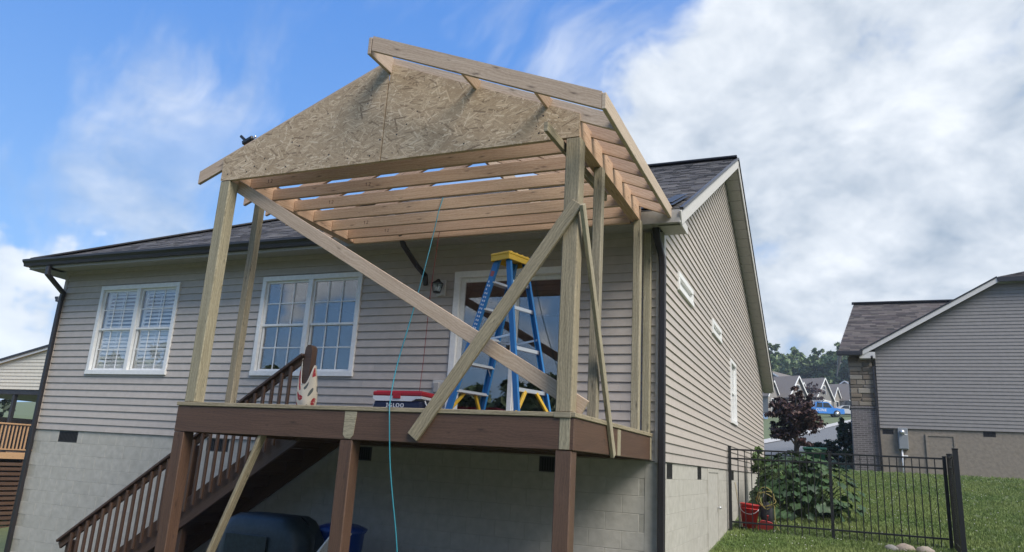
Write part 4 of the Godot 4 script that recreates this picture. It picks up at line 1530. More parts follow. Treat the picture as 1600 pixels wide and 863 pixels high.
func build_fence() -> void:
	var f := thing("iron_fence", "black metal picket fence across the side yard from house wall", "fence")
	var tp := 0.385
	for p in [[0.06, -6.0, 0.42], [1.80, -6.0, 0.40], [3.60, -6.0, 0.40]]:
		var y0 := gh(p[0], p[1]) - 0.15
		bx("post", f, Vector3(p[0] - 0.027, y0, p[1] - 0.027), Vector3(p[0] + 0.027, p[2], p[1] + 0.027), M.black, 0.004)
		bx("post_cap", f, Vector3(p[0] - 0.032, p[2], p[1] - 0.032), Vector3(p[0] + 0.032, p[2] + 0.018, p[1] + 0.032), M.black, 0.006)
	fence_panel(f, Vector3(0.09, 0, -6.0), Vector3(1.77, 0, -6.0), tp, gh(0.9, -6) + 0.02)
	fence_panel(f, Vector3(1.83, 0, -6.0), Vector3(3.57, 0, -6.0), tp, gh(2.7, -6) + 0.02)
	var g := thing("fence_gate", "black metal gate seen edge on at the end of the picket fence", "gate")
	for p in [[3.67, -5.93, 0.44], [3.55, -4.35, 0.46]]:
		var y0 := gh(p[0], p[1]) - 0.15
		bx("post", g, Vector3(p[0] - 0.036, y0, p[1] - 0.036), Vector3(p[0] + 0.036, p[2], p[1] + 0.036), M.black, 0.004)
		bx("post_cap", g, Vector3(p[0] - 0.042, p[2], p[1] - 0.042), Vector3(p[0] + 0.042, p[2] + 0.02, p[1] + 0.042), M.black, 0.006)
	fence_panel(g, Vector3(3.665, 0, -5.87), Vector3(3.552, 0, -4.42), 0.40, gh(3.6, -5.2) + 0.02)
	for e in [[3.663, -5.82], [3.554, -4.46]]:
		var z: float = e[1]
		bx("gate_stile", g, Vector3(e[0] - 0.02, gh(3.6, -5.2) + 0.03, z - 0.02), Vector3(e[0] + 0.02, 0.41, z + 0.02), M.black, 0.003)
	bx("latch", g, Vector3(3.505, 0.10, -4.47), Vector3(3.53, 0.32, -4.40), M.black, 0.005)
	for k in 3:
		var p: Vector2 = [Vector2(2.86, -5.36), Vector2(2.66, -5.30), Vector2(3.15, -5.34), Vector2(2.42, -5.2), Vector2(3.45, -5.2)][k]
		stone(Vector3(p.x, gh(p.x, p.y) + 0.02, p.y), [0.17, 0.13, 0.15, 0.11, 0.12][k], k)

func stone(at: Vector3, r: float, sd: int) -> void:
	var nz := noise(300 + sd, 1.2, 3)
	var st := new_st()
	st.set_smooth_group(1)
	var pt := func(i: int, j: int) -> Vector3:
		var a := TAU * (i % 14) / 14.0
		var b := PI * j / 8.0
		var d := Vector3(sin(b) * cos(a), cos(b), sin(b) * sin(a))
		return d * (1.0 + 0.28 * nz.get_noise_3dv(d * 1.5)) * Vector3(r, r * 0.62, r * 0.85)
	for i in 14:
		for j in 8:
			var n: Vector3 = pt.call(i, j) + pt.call(i + 1, j + 1)
			quad(st, pt.call(i, j), pt.call(i + 1, j), pt.call(i + 1, j + 1), pt.call(i, j + 1), n)
	var o := mi(numbered("garden_stone"), done(st), tri_mat(Color.WHITE, 0.9, M.concrete.albedo_texture, 2.5), self, Transform3D(Basis(Vector3.UP, sd * 1.3), at))
	o.material_override.albedo_color = [L(0.75, 0.62, 0.52), L(0.6, 0.58, 0.55), L(0.8, 0.7, 0.6)][sd % 3]
	tag(o, "rounded tan field stone lying on the grass before the fence", "stone", "field stones before the fence")

# ------------------------------------------------------------------ foliage
# lobes: [centre, radius vector]; leaves are small faces through the volume, thicker near the skin
func leaf_cloud(sd: int, lobes: Array, count: int, size: float, cols: Array, droop := 0.3) -> ArrayMesh:
	var r := RandomNumberGenerator.new()
	r.seed = sd
	var v := PackedVector3Array()
	var nn := PackedVector3Array()
	var cc := PackedColorArray()
	var ix := PackedInt32Array()
	var tot := 0.0
	for l in lobes:
		tot += l[1].x * l[1].y + l[1].z * l[1].y
	for l in lobes:
		var n := int(count * (l[1].x * l[1].y + l[1].z * l[1].y) / tot)
		var tone := r.randf_range(0.8, 1.2)
		# a few twigs' worth of sub-clumps gives gaps
		var subs := []
		for k in maxi(6, n / 45):
			var d := Vector3(r.randfn(), r.randfn(), r.randfn()).normalized()
			subs.append([l[0] + d * l[1] * pow(r.randf(), 0.4), r.randf_range(0.16, 0.34)])
		for k in n:
			var s = subs[r.randi() % subs.size()]
			var d := Vector3(r.randfn(), r.randfn() * 0.7, r.randfn()) * 0.55
			var p: Vector3 = s[0] + d * l[1] * s[1]
			var nrm := (Vector3(r.randfn(), r.randfn() + 0.8, r.randfn()) + d * 0.8).normalized()
			var t := nrm.cross(Vector3(r.randfn(), r.randfn() - droop, r.randfn())).normalized()
			var b := nrm.cross(t)
			var sz := size * r.randf_range(0.6, 1.35)
			var c: Color = cols[r.randi() % cols.size()] * (tone * r.randf_range(0.8, 1.2))
			var o := v.size()
			v.append_array([p - b * sz, p + t * sz * 0.42, p + b * sz * 0.9, p - t * sz * 0.42 + nrm * sz * 0.12])
			for q in 4:
				nn.append(nrm)
				cc.append(c)
			ix.append_array([o, o + 2, o + 1, o, o + 3, o + 2])
	var arr := []
	arr.resize(Mesh.ARRAY_MAX)
	arr[Mesh.ARRAY_VERTEX] = v
	arr[Mesh.ARRAY_NORMAL] = nn
	arr[Mesh.ARRAY_COLOR] = cc
	arr[Mesh.ARRAY_INDEX] = ix
	var m := ArrayMesh.new()
	m.add_surface_from_arrays(Mesh.PRIMITIVE_TRIANGLES, arr)
	return m

func tree(called: String, label: String, at: Vector3, h: float, wd: float, sd: int, cols: Array, leaves: int, size: float, group := "", stem := 0.28) -> Node3D:
	var r := RandomNumberGenerator.new()
	r.seed = sd * 31 + 5
	var o := thing(called, label, "tree", at, group)
	var st := new_st()
	st.set_smooth_group(1)
	var tr := h * 0.028 + 0.02
	var lean := Vector3(r.randf_range(-0.04, 0.04), 0, r.randf_range(-0.04, 0.04)) * h
	st_tube(st, [Vector3(0, -0.3, 0), Vector3(0, h * stem * 0.5, 0) + lean * 0.2, Vector3(0, h * stem, 0) + lean * 0.4, Vector3(0, h * 0.62, 0) + lean * 0.8, Vector3(0, h * 0.86, 0) + lean], [tr * 1.3, tr, tr * 0.85, tr * 0.5, tr * 0.15], 8)
	var lobes := []
	var nl := 9
	for k in nl:
		var a := TAU * k / nl * 2.4 + r.randf()
		var fy := lerpf(stem + 0.08, 0.93, float(k) / (nl - 1))
		var reach := wd * 0.5 * sin(PI * clampf((fy - stem) / (1.02 - stem) * 0.86 + 0.12, 0, 1))
		var c := Vector3(cos(a) * reach * 0.62, h * fy, sin(a) * reach * 0.62) + lean * fy
		var rad := maxf(reach * r.randf_range(0.55, 0.75), wd * 0.12)
		lobes.append([c, Vector3(rad, rad * r.randf_range(0.65, 0.85), rad)])
		var root := Vector3(0, h * lerpf(stem * 0.8, 0.75, float(k) / nl), 0) + lean * fy * 0.8
		st_tube(st, [root, root.lerp(c, 0.55) + Vector3(0, h * 0.015, 0), c], [tr * 0.38, tr * 0.25, tr * 0.08], 5, false)
	mi("trunk", done(st), M.bark, o)
	mi("crown", leaf_cloud(sd, lobes, leaves, size, cols), M.leaf, o)
	return o

func bush(called: String, label: String, cat: String, at: Vector3, size: Vector3, sd: int, cols: Array, leaves: int, leaf: float, group := "") -> Node3D:
	var r := RandomNumberGenerator.new()
	r.seed = sd
	var o := thing(called, label, cat, at, group)
	var lobes := []
	var st := new_st()
	for k in 7:
		var a := TAU * k / 7.0 + r.randf()
		var q := r.randf_range(0.1, 0.32)
		var c := Vector3(cos(a) * size.x * q, size.y * r.randf_range(0.3, 0.72), sin(a) * size.z * q)
		lobes.append([c, Vector3(size.x * 0.26, size.y * 0.30, size.z * 0.26)])
		st_tube(st, [Vector3(cos(a) * 0.04, -0.1, sin(a) * 0.04), c * 0.5 + Vector3(0, 0.03, 0), c], [0.014, 0.011, 0.005], 5, false)
	mi("stem", done(st), M.bark, o)
	mi("foliage", leaf_cloud(sd, lobes, leaves, leaf, cols), M.leaf, o)
	return o

func big_leaf_mesh(sd: int, col: Color) -> ArrayMesh:
	# broad lobed leaf about 1 across, folded along its rib, tip towards +z
	var r := RandomNumberGenerator.new()
	r.seed = sd
	var st := new_st()
	st.set_smooth_group(1)
	var rim := []
	var n := 15
	for k in n:
		var a := lerpf(-2.55, 2.55, float(k) / (n - 1))
		var rad := 0.5 * (0.84 + 0.16 * cos(a * 5.0)) * r.randf_range(0.94, 1.06) * (1.0 + 0.12 * cos(a))
		var x := sin(a) * rad
		rim.append(Vector3(x, absf(x) * 0.22 - 0.20 * rad * rad + 0.03 * sin(a * 7.0), cos(a) * rad + 0.12))
	st.set_color(col)
	for k in n - 1:
		var m0: Vector3 = rim[k] * 0.55 + Vector3(0, 0.05, 0)
		var m1: Vector3 = rim[k + 1] * 0.55 + Vector3(0, 0.05, 0)
		st.set_color(col)
		tri(st, Vector3(0, 0, 0), m0, m1, Vector3.UP)
		quad(st, m0, rim[k], rim[k + 1], m1, Vector3.UP)
	return done(st)

func build_garden() -> void:
	# broad leaved squash mound behind the fence
	var o := thing("squash_plant", "mound of broad dark green leaves growing behind the picket fence", "plant", Vector3(1.25, gh(1.25, -8.2), -8.2))
	var kinds := []
	for k in 6:
		kinds.append(big_leaf_mesh(k, [Color(0.022, 0.056, 0.018), Color(0.032, 0.072, 0.022), Color(0.018, 0.046, 0.016), Color(0.040, 0.088, 0.028), Color(0.026, 0.063, 0.023), Color(0.034, 0.076, 0.021)][k]))
	var st := new_st()
	for k in 285:
		var a := rnd(0, TAU)
		var up := rnd(0.0, 1.0)
		var q := sqrt(1.0 - up * up * 0.9)
		var bump := 1.0 + 0.13 * sin(a * 3.0 + 1.0) + rnd(-0.10, 0.06)
		var p := Vector3(cos(a) * q * 1.0 * bump, 0.08 + up * 1.22 * (1.0 + 0.10 * sin(a * 2.0)), sin(a) * q * 0.85 * bump)
		var nrm := (Vector3(cos(a) * q * 0.9, 0.55 + up, sin(a) * q * 0.9) + Vector3(rnd(-0.4, 0.4), rnd(-0.2, 0.3), rnd(-0.4, 0.4))).normalized()
		var f := Vector3(cos(a), -0.5, sin(a)) + Vector3(rnd(-0.6, 0.6), 0, rnd(-0.6, 0.6))
		f = (f - nrm * f.dot(nrm)).normalized()
		var s := rnd(0.13, 0.25)
		mi("leaf", kinds[k % 6], M.leaf, o, Transform3D(Basis(nrm.cross(f), nrm, f) * Basis.from_scale(Vector3.ONE * s), p))
		if k % 3 == 0:
			st_tube(st, [Vector3(p.x * 0.25, 0.0, p.z * 0.25), p * 0.75 + Vector3(0, 0.05, 0), p], [0.012, 0.009, 0.005], 5, false)
	var sm := mi("stem", done(st), mat(L(0.07, 0.11, 0.035), 0.7), o)
	var inner := mi("inner_leaves", leaf_cloud(88, [[Vector3(0, 0.5, 0), Vector3(0.9, 0.55, 0.72)], [Vector3(0.1, 0.85, 0), Vector3(0.55, 0.4, 0.5)]], 900, 0.11, [Color(0.022, 0.055, 0.016), Color(0.03, 0.07, 0.02)]), M.leaf, o)
	inner.set_meta("kind", "stuff")
	bush("young_shrub", "light green leafy shrub against the far end of house wall", "shrub", Vector3(0.42, gh(0.4, -9.3), -9.4), Vector3(0.85, 1.75, 0.8), 12, [Color(0.09, 0.15, 0.042), Color(0.12, 0.18, 0.055), Color(0.07, 0.12, 0.035)], 2600, 0.06)
	tree("red_maple", "small ornamental tree with dark red leaves beside the street", Vector3(0.74, gh(0.74, -19.3), -19.3), 2.8, 1.7, 21, [Color(0.050, 0.022, 0.021), Color(0.068, 0.030, 0.026), Color(0.036, 0.017, 0.017), Color(0.09, 0.044, 0.036)], 9500, 0.075, "", 0.24)
	var dk := [Color(0.034, 0.062, 0.030), Color(0.046, 0.078, 0.037), Color(0.026, 0.050, 0.025)]
	# upright evergreens and low bushes near the neighbour's stone corner
	var c1 := bush("upright_evergreen", "narrow dark evergreen shrub standing left of the stone corner", "shrub", Vector3(2.42, gh(2.4, -22.5), -22.5), Vector3(0.70, 1.75, 0.7), 31, dk, 4200, 0.07)
	bush("low_bush", "low rounded dark green bush under the narrow evergreen", "bush", Vector3(1.75, gh(1.7, -22.0), -22.0), Vector3(1.5, 0.95, 1.2), 32, dk, 4200, 0.07)
	bush("leafy_bush", "dark bush tucked against the neighbour's brick corner", "bush", Vector3(2.55, gh(2.5, -20.6), -20.4), Vector3(0.9, 0.8, 0.8), 33, [Color(0.045, 0.075, 0.03), Color(0.06, 0.095, 0.04)], 2200, 0.06)
	# green bin behind the plants
	var b := thing("rubbish_bin", "green wheeled rubbish bin partly hidden behind the squash leaves", "bin", Vector3(1.45, gh(1.45, -13.2), -13.2))
	var gm := mat(L(0.012, 0.075, 0.055), 0.45)
	mi("body", lathe([Vector2(0.0, 0.05), Vector2(0.27, 0.05), Vector2(0.36, 0.98), Vector2(0.38, 0.99), Vector2(0.38, 1.03), Vector2(0.0, 1.03)], 4), gm, b, Transform3D(Basis(Vector3.UP, PI / 4), Vector3.ZERO))
	var ld := bx("lid", b, Vector3(-0.30, 1.03, -0.30), Vector3(0.30, 1.09, 0.32), gm, 0.025)
	bx("handle", b, Vector3(-0.24, 1.0, -0.38), Vector3(0.24, 1.035, -0.31), gm, 0.012)
	for e in [-0.24, 0.24]:
		mi("wheel", lathe([Vector2(0, -0.025), Vector2(0.09, -0.025), Vector2(0.1, 0), Vector2(0.09, 0.025), Vector2(0, 0.025)], 16), M.black, b, Transform3D(Basis(Vector3.FORWARD, PI / 2), Vector3(e, 0.1, -0.26)))
	# red bucket, red scoop, hose and tools by the fence post
	var bk := thing("red_bucket", "red plastic bucket standing behind the fence beside the house", "bucket", Vector3(0.34, gh(0.34, -6.4) + 0.01, -6.4))
	bk.rotation.z = -0.07
	bk.scale = Vector3.ONE * 1.15
	var rm := mat(L(0.46, 0.020, 0.018), 0.4)
	mi("pail", lathe([Vector2(0.0, 0.012), Vector2(0.115, 0.0), Vector2(0.15, 0.36), Vector2(0.158, 0.362), Vector2(0.16, 0.385), Vector2(0.148, 0.39), Vector2(0.135, 0.33), Vector2(0.108, 0.03)], 26), rm, bk)
	mi("rib", lathe([Vector2(0.142, 0.30), Vector2(0.157, 0.303), Vector2(0.158, 0.318), Vector2(0.144, 0.322)], 26), rm, bk)
	var hd := []
	for k in 13:
		var a := PI * k / 12
		hd.append(Vector3(cos(a) * 0.155, 0.36 - sin(a) * 0.13, 0.06 + sin(a) * 0.10))
	tube("bail", bk, hd, 0.004, M.alu, 6)
	var sc := thing("red_scoop", "red plastic scoop lying tilted against the red bucket", "scoop", Vector3(0.64, gh(0.64, -6.35) + 0.07, -6.32))
	sc.rotation = Vector3(0.5, 0.25, -0.18)
	mi("pan", prism([Vector2(-0.13, -0.07), Vector2(0.12, -0.09), Vector2(0.15, 0.07), Vector2(0.09, 0.12), Vector2(-0.09, 0.12), Vector2(-0.14, 0.05)], -0.012, 0.012), mat(L(0.50, 0.06, 0.06), 0.4), sc)
	lum("handle", sc, Vector3(0.0, 0.10, 0.0), Vector3(-0.02, 0.26, 0.03), 0.03, 0.025, mat(L(0.42, 0.03, 0.03), 0.4), Vector3.RIGHT, 0.008)
	bx("rim", sc, Vector3(-0.12, -0.095, 0.011), Vector3(0.12, -0.075, 0.05), rm, 0.006)
	var ym := mat(L(0.30, 0.25, 0.075), 0.7)
	var hp := []
	for k in 60:
		var a := TAU * k / 21.0
		hp.append(Vector3(0.62 + cos(a) * (0.15 + 0.05 * sin(k * 0.31)) + 0.0008 * k, gh(0.6, -6.5) + 0.53 + sin(a) * (0.12 + 0.06 * cos(k * 0.23)) - 0.10 * absf(sin(k * 0.12)) + 0.06, -6.50 + 0.05 * sin(k * 0.37)))
	var tail := curve([hp[59], Vector3(0.80, gh(0.8, -6.4) + 0.45, -6.42), Vector3(0.82, gh(0.8, -6.4) + 0.2, -6.35), Vector3(0.9, gh(0.9, -6.3) + 0.02, -6.3), Vector3(1.05, gh(1.05, -6.2) + 0.015, -6.2)], 20)
	var hz := tube("yellow_hose", self, hp + tail.slice(1), 0.008, ym, 6)
	tag(hz, "loosely coiled yellow hose hung above the red bucket", "hose")
	var bag := thing("dark_strap_bag", "dark grey strap bag slung below the yellow hose", "bag", Vector3(0.66, gh(0.6, -6.55) + 0.28, -6.56))
	mi("pouch", lathe([Vector2(0.0, -0.20), Vector2(0.09, -0.18), Vector2(0.13, -0.05), Vector2(0.10, 0.12), Vector2(0.04, 0.2), Vector2(0.0, 0.21)], 16, 0.6), mat(L(0.035, 0.035, 0.04), 0.8), bag)
	tube("strap", bag, curve([Vector3(-0.06, 0.15, 0), Vector3(-0.04, 0.30, 0), Vector3(0.02, 0.36, 0.0), Vector3(0.07, 0.28, 0), Vector3(0.06, 0.13, 0)], 14), 0.011, mat(L(0.05, 0.05, 0.05), 0.8), 6)
	var stake := thing("hook_stake", "slim dark garden stake carrying the yellow hose", "stake", Vector3(0.60, gh(0.6, -6.62), -6.62))
	tube("rod", stake, [Vector3(0, -0.2, 0), Vector3(0, 0.7, 0)], 0.012, M.black, 6)
	tube("hook", stake, curve([Vector3(0, 0.68, 0), Vector3(0.0, 0.70, 0.06), Vector3(0, 0.67, 0.12), Vector3(0, 0.71, 0.15)], 8), 0.010, M.black, 6)
	for e in [["garden_rake", 0.10, 0.24, M.pt, "wooden handled garden tool leaning on house wall beside the bucket"], ["garden_hoe", 0.15, 0.20, M.alu, "metal handled garden tool leaning by the fence post"]]:
		var t := thing(e[0], e[4], "garden tool")
		var x1: float = e[2]
		tube("handle", t, [Vector3(x1, gh(x1, -6.25) + 0.05, -6.22), Vector3(e[1], gh(0.1, -6.2) + 0.85, -6.45)], 0.012, e[3], 7)
		bx("head", t, Vector3(x1 - 0.08, gh(x1, -6.25) - 0.01, -6.25), Vector3(x1 + 0.08, gh(x1, -6.25) + 0.055, -6.21), M.gutter, 0.004)

# ------------------------------------------------------------------ right neighbour
func build_right_neighbour() -> void:
	var zn := -19.35
	var o := thing("neighbour_house", "grey sided house with clipped gable and stone corner beyond the fence", "house")
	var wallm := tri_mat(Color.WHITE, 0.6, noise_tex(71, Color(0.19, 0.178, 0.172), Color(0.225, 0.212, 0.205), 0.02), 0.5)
	var fm := tri_mat(Color.WHITE, 0.85, noise_tex(72, Color(0.20, 0.172, 0.140), Color(0.25, 0.215, 0.175), 0.025, 5), 0.5)
	fm.heightmap_enabled = true
	fm.heightmap_texture = bump_tex(6, 0.06, 4)
	fm.heightmap_scale = 0.4
	var xl := 3.40
	var xr := 14.8
	mi("wall", prism([Vector2(xl, 1.74), Vector2(xr, 1.74), Vector2(xr, 4.4), Vector2(11.0, 6.6), Vector2(7.2, 6.6), Vector2(xl, 4.42)], zn - 0.3, zn), M.interior, o)
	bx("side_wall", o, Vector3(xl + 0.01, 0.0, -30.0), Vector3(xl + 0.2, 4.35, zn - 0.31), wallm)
	var span := func(y: float) -> Array:
		var a := xl + 0.03
		var b := xr
		if y > 4.38:
			a = xl + (y - 4.42) / 0.5737
			b = xr - (y - 4.4) / 0.579
		return [a, b]
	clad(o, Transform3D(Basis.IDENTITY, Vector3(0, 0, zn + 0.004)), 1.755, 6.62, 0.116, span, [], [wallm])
	# foundation with vents, hatch and meter
	var holes := [[3.50, 3.84, 1.55, 1.72], [6.41, 6.76, 1.57, 1.74]]
	wall_core(o, "foundation", Transform3D(Basis.IDENTITY, Vector3(0, 0, zn - 0.02)), xl, xr, -1.2, 1.74, 0.2, holes, fm)
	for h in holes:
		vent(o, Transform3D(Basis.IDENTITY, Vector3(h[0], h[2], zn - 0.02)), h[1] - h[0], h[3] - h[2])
	var hatch := node("access_hatch", o, Vector3(4.76, 0.05, zn - 0.02))
	bx("panel", hatch, Vector3(0.07, 0, 0.002), Vector3(0.80, 1.48, 0.02), fm)
	bx("frame", hatch, Vector3(0, -0.1, 0.002), Vector3(0.07, 1.555, 0.045), fm)
	bx("frame", hatch, Vector3(0.80, -0.1, 0.002), Vector3(0.87, 1.555, 0.045), fm)
	bx("frame", hatch, Vector3(0.07, 1.485, 0.002), Vector3(0.80, 1.556, 0.043), fm)
	var mt := node("electric_meter", o, Vector3(3.95, 1.07, zn - 0.018))
	var gm := mat(L(0.22, 0.235, 0.25), 0.45)
	bx("cabinet", mt, Vector3(0, 0, 0), Vector3(0.30, 0.70, 0.14), gm, 0.012)
	bx("door", mt, Vector3(0.025, 0.03, 0.14), Vector3(0.275, 0.42, 0.15), gm, 0.008)
	bx("label", mt, Vector3(0.20, 0.47, 0.141), Vector3(0.275, 0.50, 0.146), M.plain_white, 0.001)
	mi("dial", lathe([Vector2(0.0, 0.10), Vector2(0.06, 0.09), Vector2(0.075, 0.05), Vector2(0.085, 0.0)], 20), M.alu, mt, Transform3D(Basis(Vector3.RIGHT, PI / 2), Vector3(0.13, 0.56, 0.14)))
	tube("conduit", mt, [Vector3(0.10, 0.0, 0.06), Vector3(0.10, -0.9, 0.06)], 0.03, M.plain_white, 8)
	bx("bracket", mt, Vector3(0.13, -0.25, 0.01), Vector3(0.26, -0.19, 0.06), M.plain_white, 0.006)
	# stone and brick corner, stones one by one
	var brick := brick_mat()
	bx("brick_base", o, Vector3(2.58, -0.4, -20.2), Vector3(3.37, 2.40, zn), brick, 0.004)
	bx("brick_cap", o, Vector3(2.55, 2.40, -20.23), Vector3(3.40, 2.47, zn + 0.03), brick, 0.006)
	bx("stone_backing", o, Vector3(2.60, 2.47, -20.18), Vector3(3.35, 4.22, zn - 0.02), fm, 0.0)
	var cols := [L(0.20, 0.165, 0.13), L(0.26, 0.225, 0.185), L(0.145, 0.125, 0.105), L(0.32, 0.29, 0.25), L(0.19, 0.17, 0.155)]
	var sm := []
	for c in cols:
		sm.append(tri_mat(c, 0.9, M.concrete.albedo_texture, 1.7))
		sm[-1].albedo_color = Color(c.r * 1.35, c.g * 1.35, c.b * 1.35)
	var y := 2.48
	while y < 4.16:
		var hh := minf(rnd(0.10, 0.21), 4.21 - y)
		var x := 2.585
		while x < 3.36:
			var ww := minf(rnd(0.18, 0.42), 3.365 - x)
			if 3.365 - x - ww < 0.1:
				ww = 3.365 - x
			bx("stone", o, Vector3(x + 0.006, y + 0.006, zn - 0.05), Vector3(x + ww - 0.006, y + hh - 0.006, zn + rnd(0.0, 0.03)), sm[rng.randi() % 5], 0.016)
			x += ww
		y += hh
	var z := -20.18
	y = 2.48
	while y < 4.16:
		var hh := minf(rnd(0.12, 0.22), 4.21 - y)
		z = -20.18
		while z < zn - 0.06:
			var ww := minf(rnd(0.2, 0.4), zn - 0.052 - z)
			bx("stone", o, Vector3(2.585 - rnd(0.0, 0.02), y + 0.006, z + 0.006), Vector3(2.62, y + hh - 0.006, z + ww - 0.006), sm[rng.randi() % 5], 0.012)
			z += ww
		y += hh
	# roofs
	var roof := node("roof", o)
	var rc := [Color(0.085, 0.072, 0.072), Color(0.11, 0.095, 0.09), Color(0.065, 0.057, 0.058), Color(0.13, 0.112, 0.105)]
	var th := Vector3(0, -0.15, 0)
	mi("near_slope", slab([Vector3(2.26, 4.33, zn + 0.35), Vector3(3.0, 4.33, zn + 0.35), Vector3(6.9, 6.72, -22.35), Vector3(2.98, 6.72, -22.35)], th), M.gutter, roof)
	var s := Vector3(0, 2.39, -22.35 - zn - 0.35)
	var run := s.length()
	s = s.normalized()
	var n := Vector3(0, -s.z, s.y)
	mi("shingles", shingle_mesh(17, Vector3(2.26, 4.33, zn + 0.35), Vector3(1, 0, 0), s, n, 6.7, run, func(t): return [0.72 * t / run, 0.72 + t / run * 3.9], rc, 0.14, 0.30), M.shingle, roof).set_meta("kind", "stuff")
	lum("ridge_cap", roof, Vector3(2.9, 6.75, -22.35), Vector3(6.9, 6.75, -22.35), 0.05, 0.3, M.gutter)
	mi("hip_end", slab([Vector3(2.26, 4.33, zn + 0.35), Vector3(2.98, 6.72, -22.35), Vector3(2.26, 4.33, -25.5)], th), M.gutter, roof)
	# gable wing roof with a clipped top
	mi("wing_slope", slab([Vector3(2.92, 4.30, zn + 0.30), Vector3(7.2, 6.76, zn + 0.30), Vector3(9.1, 7.85, -22.4), Vector3(9.1, 7.85, -30), Vector3(2.92, 4.30, -30)], th), M.gutter, roof)
	mi("wing_slope", slab([Vector3(15.2, 4.30, zn + 0.30), Vector3(11.0, 6.76, zn + 0.30), Vector3(9.1, 7.85, -22.4), Vector3(9.1, 7.85, -30), Vector3(15.2, 4.30, -30)], th), M.gutter, roof)
	mi("clipped_slope", slab([Vector3(7.2, 6.77, zn + 0.34), Vector3(11.0, 6.77, zn + 0.34), Vector3(9.1, 7.86, -22.4)], th), M.gutter, roof)
	var s3 := Vector3(0, 1.09, -22.4 - zn - 0.34)
	var run3 := s3.length()
	s3 = s3.normalized()
	mi("shingles", shingle_mesh(18, Vector3(7.2, 6.775, zn + 0.34), Vector3(1, 0, 0), s3, Vector3(0, -s3.z, s3.y), 3.8, run3, func(t): return [1.9 * t / run3, 3.8 - 1.9 * t / run3], rc, 0.14, 0.30), M.shingle, roof).set_meta("kind", "stuff")
	lum("rake_board", roof, Vector3(2.92, 4.22, zn + 0.31), Vector3(7.22, 6.69, zn + 0.31), 0.15, 0.025, M.trim)
	lum("rake_board", roof, Vector3(15.2, 4.22, zn + 0.31), Vector3(10.98, 6.69, zn + 0.31), 0.15, 0.025, M.trim)
	lum("drip_edge", roof, Vector3(2.92, 4.325, zn + 0.325), Vector3(7.2, 6.785, zn + 0.325), 0.045, 0.05, M.gutter)
	bx("fascia", roof, Vector3(7.2, 6.62, zn + 0.30), Vector3(11.0, 6.76, zn + 0.345), M.gutter)
	bx("eave_return", roof, Vector3(2.92, 4.08, zn + 0.0), Vector3(3.42, 4.30, zn + 0.298), M.trim)
	bx("gutter", roof, Vector3(2.2, 4.16, zn + 0.36), Vector3(2.98, 4.32, zn + 0.46), M.gutter, 0.02)
	var dp := node("downspout", o)
	lum("pipe", dp, Vector3(3.30, 4.14, zn + 0.40), Vector3(3.34, 3.86, zn + 0.10), 0.07, 0.08, M.gutter, Vector3.RIGHT, 0.012)
	lum("pipe", dp, Vector3(3.345, 3.90, zn + 0.075), Vector3(3.42, 0.2, zn + 0.075), 0.07, 0.08, M.gutter, Vector3.RIGHT, 0.012)

func brick_mat() -> StandardMaterial3D:
	# far brickwork: bricks are three pixels high here, so they are a print
	var w := 256
	var img := Image.create(w, w, false, Image.FORMAT_RGB8)
	var r := RandomNumberGenerator.new()
	r.seed = 8
	img.fill(L(0.24, 0.23, 0.22))
	for row in 16:
		for k in range(-1, 6):
			var t := r.randf_range(0.75, 1.25)
			img.fill_rect(Rect2i(k * 51 + (25 if row % 2 else 0) + 2, row * 16 + 2, 48, 13), L(0.115 * t, 0.10 * t, 0.10 * t))
	var m := tri_mat(Color.WHITE, 0.9, ImageTexture.create_from_image(img), 0.95)
	return m

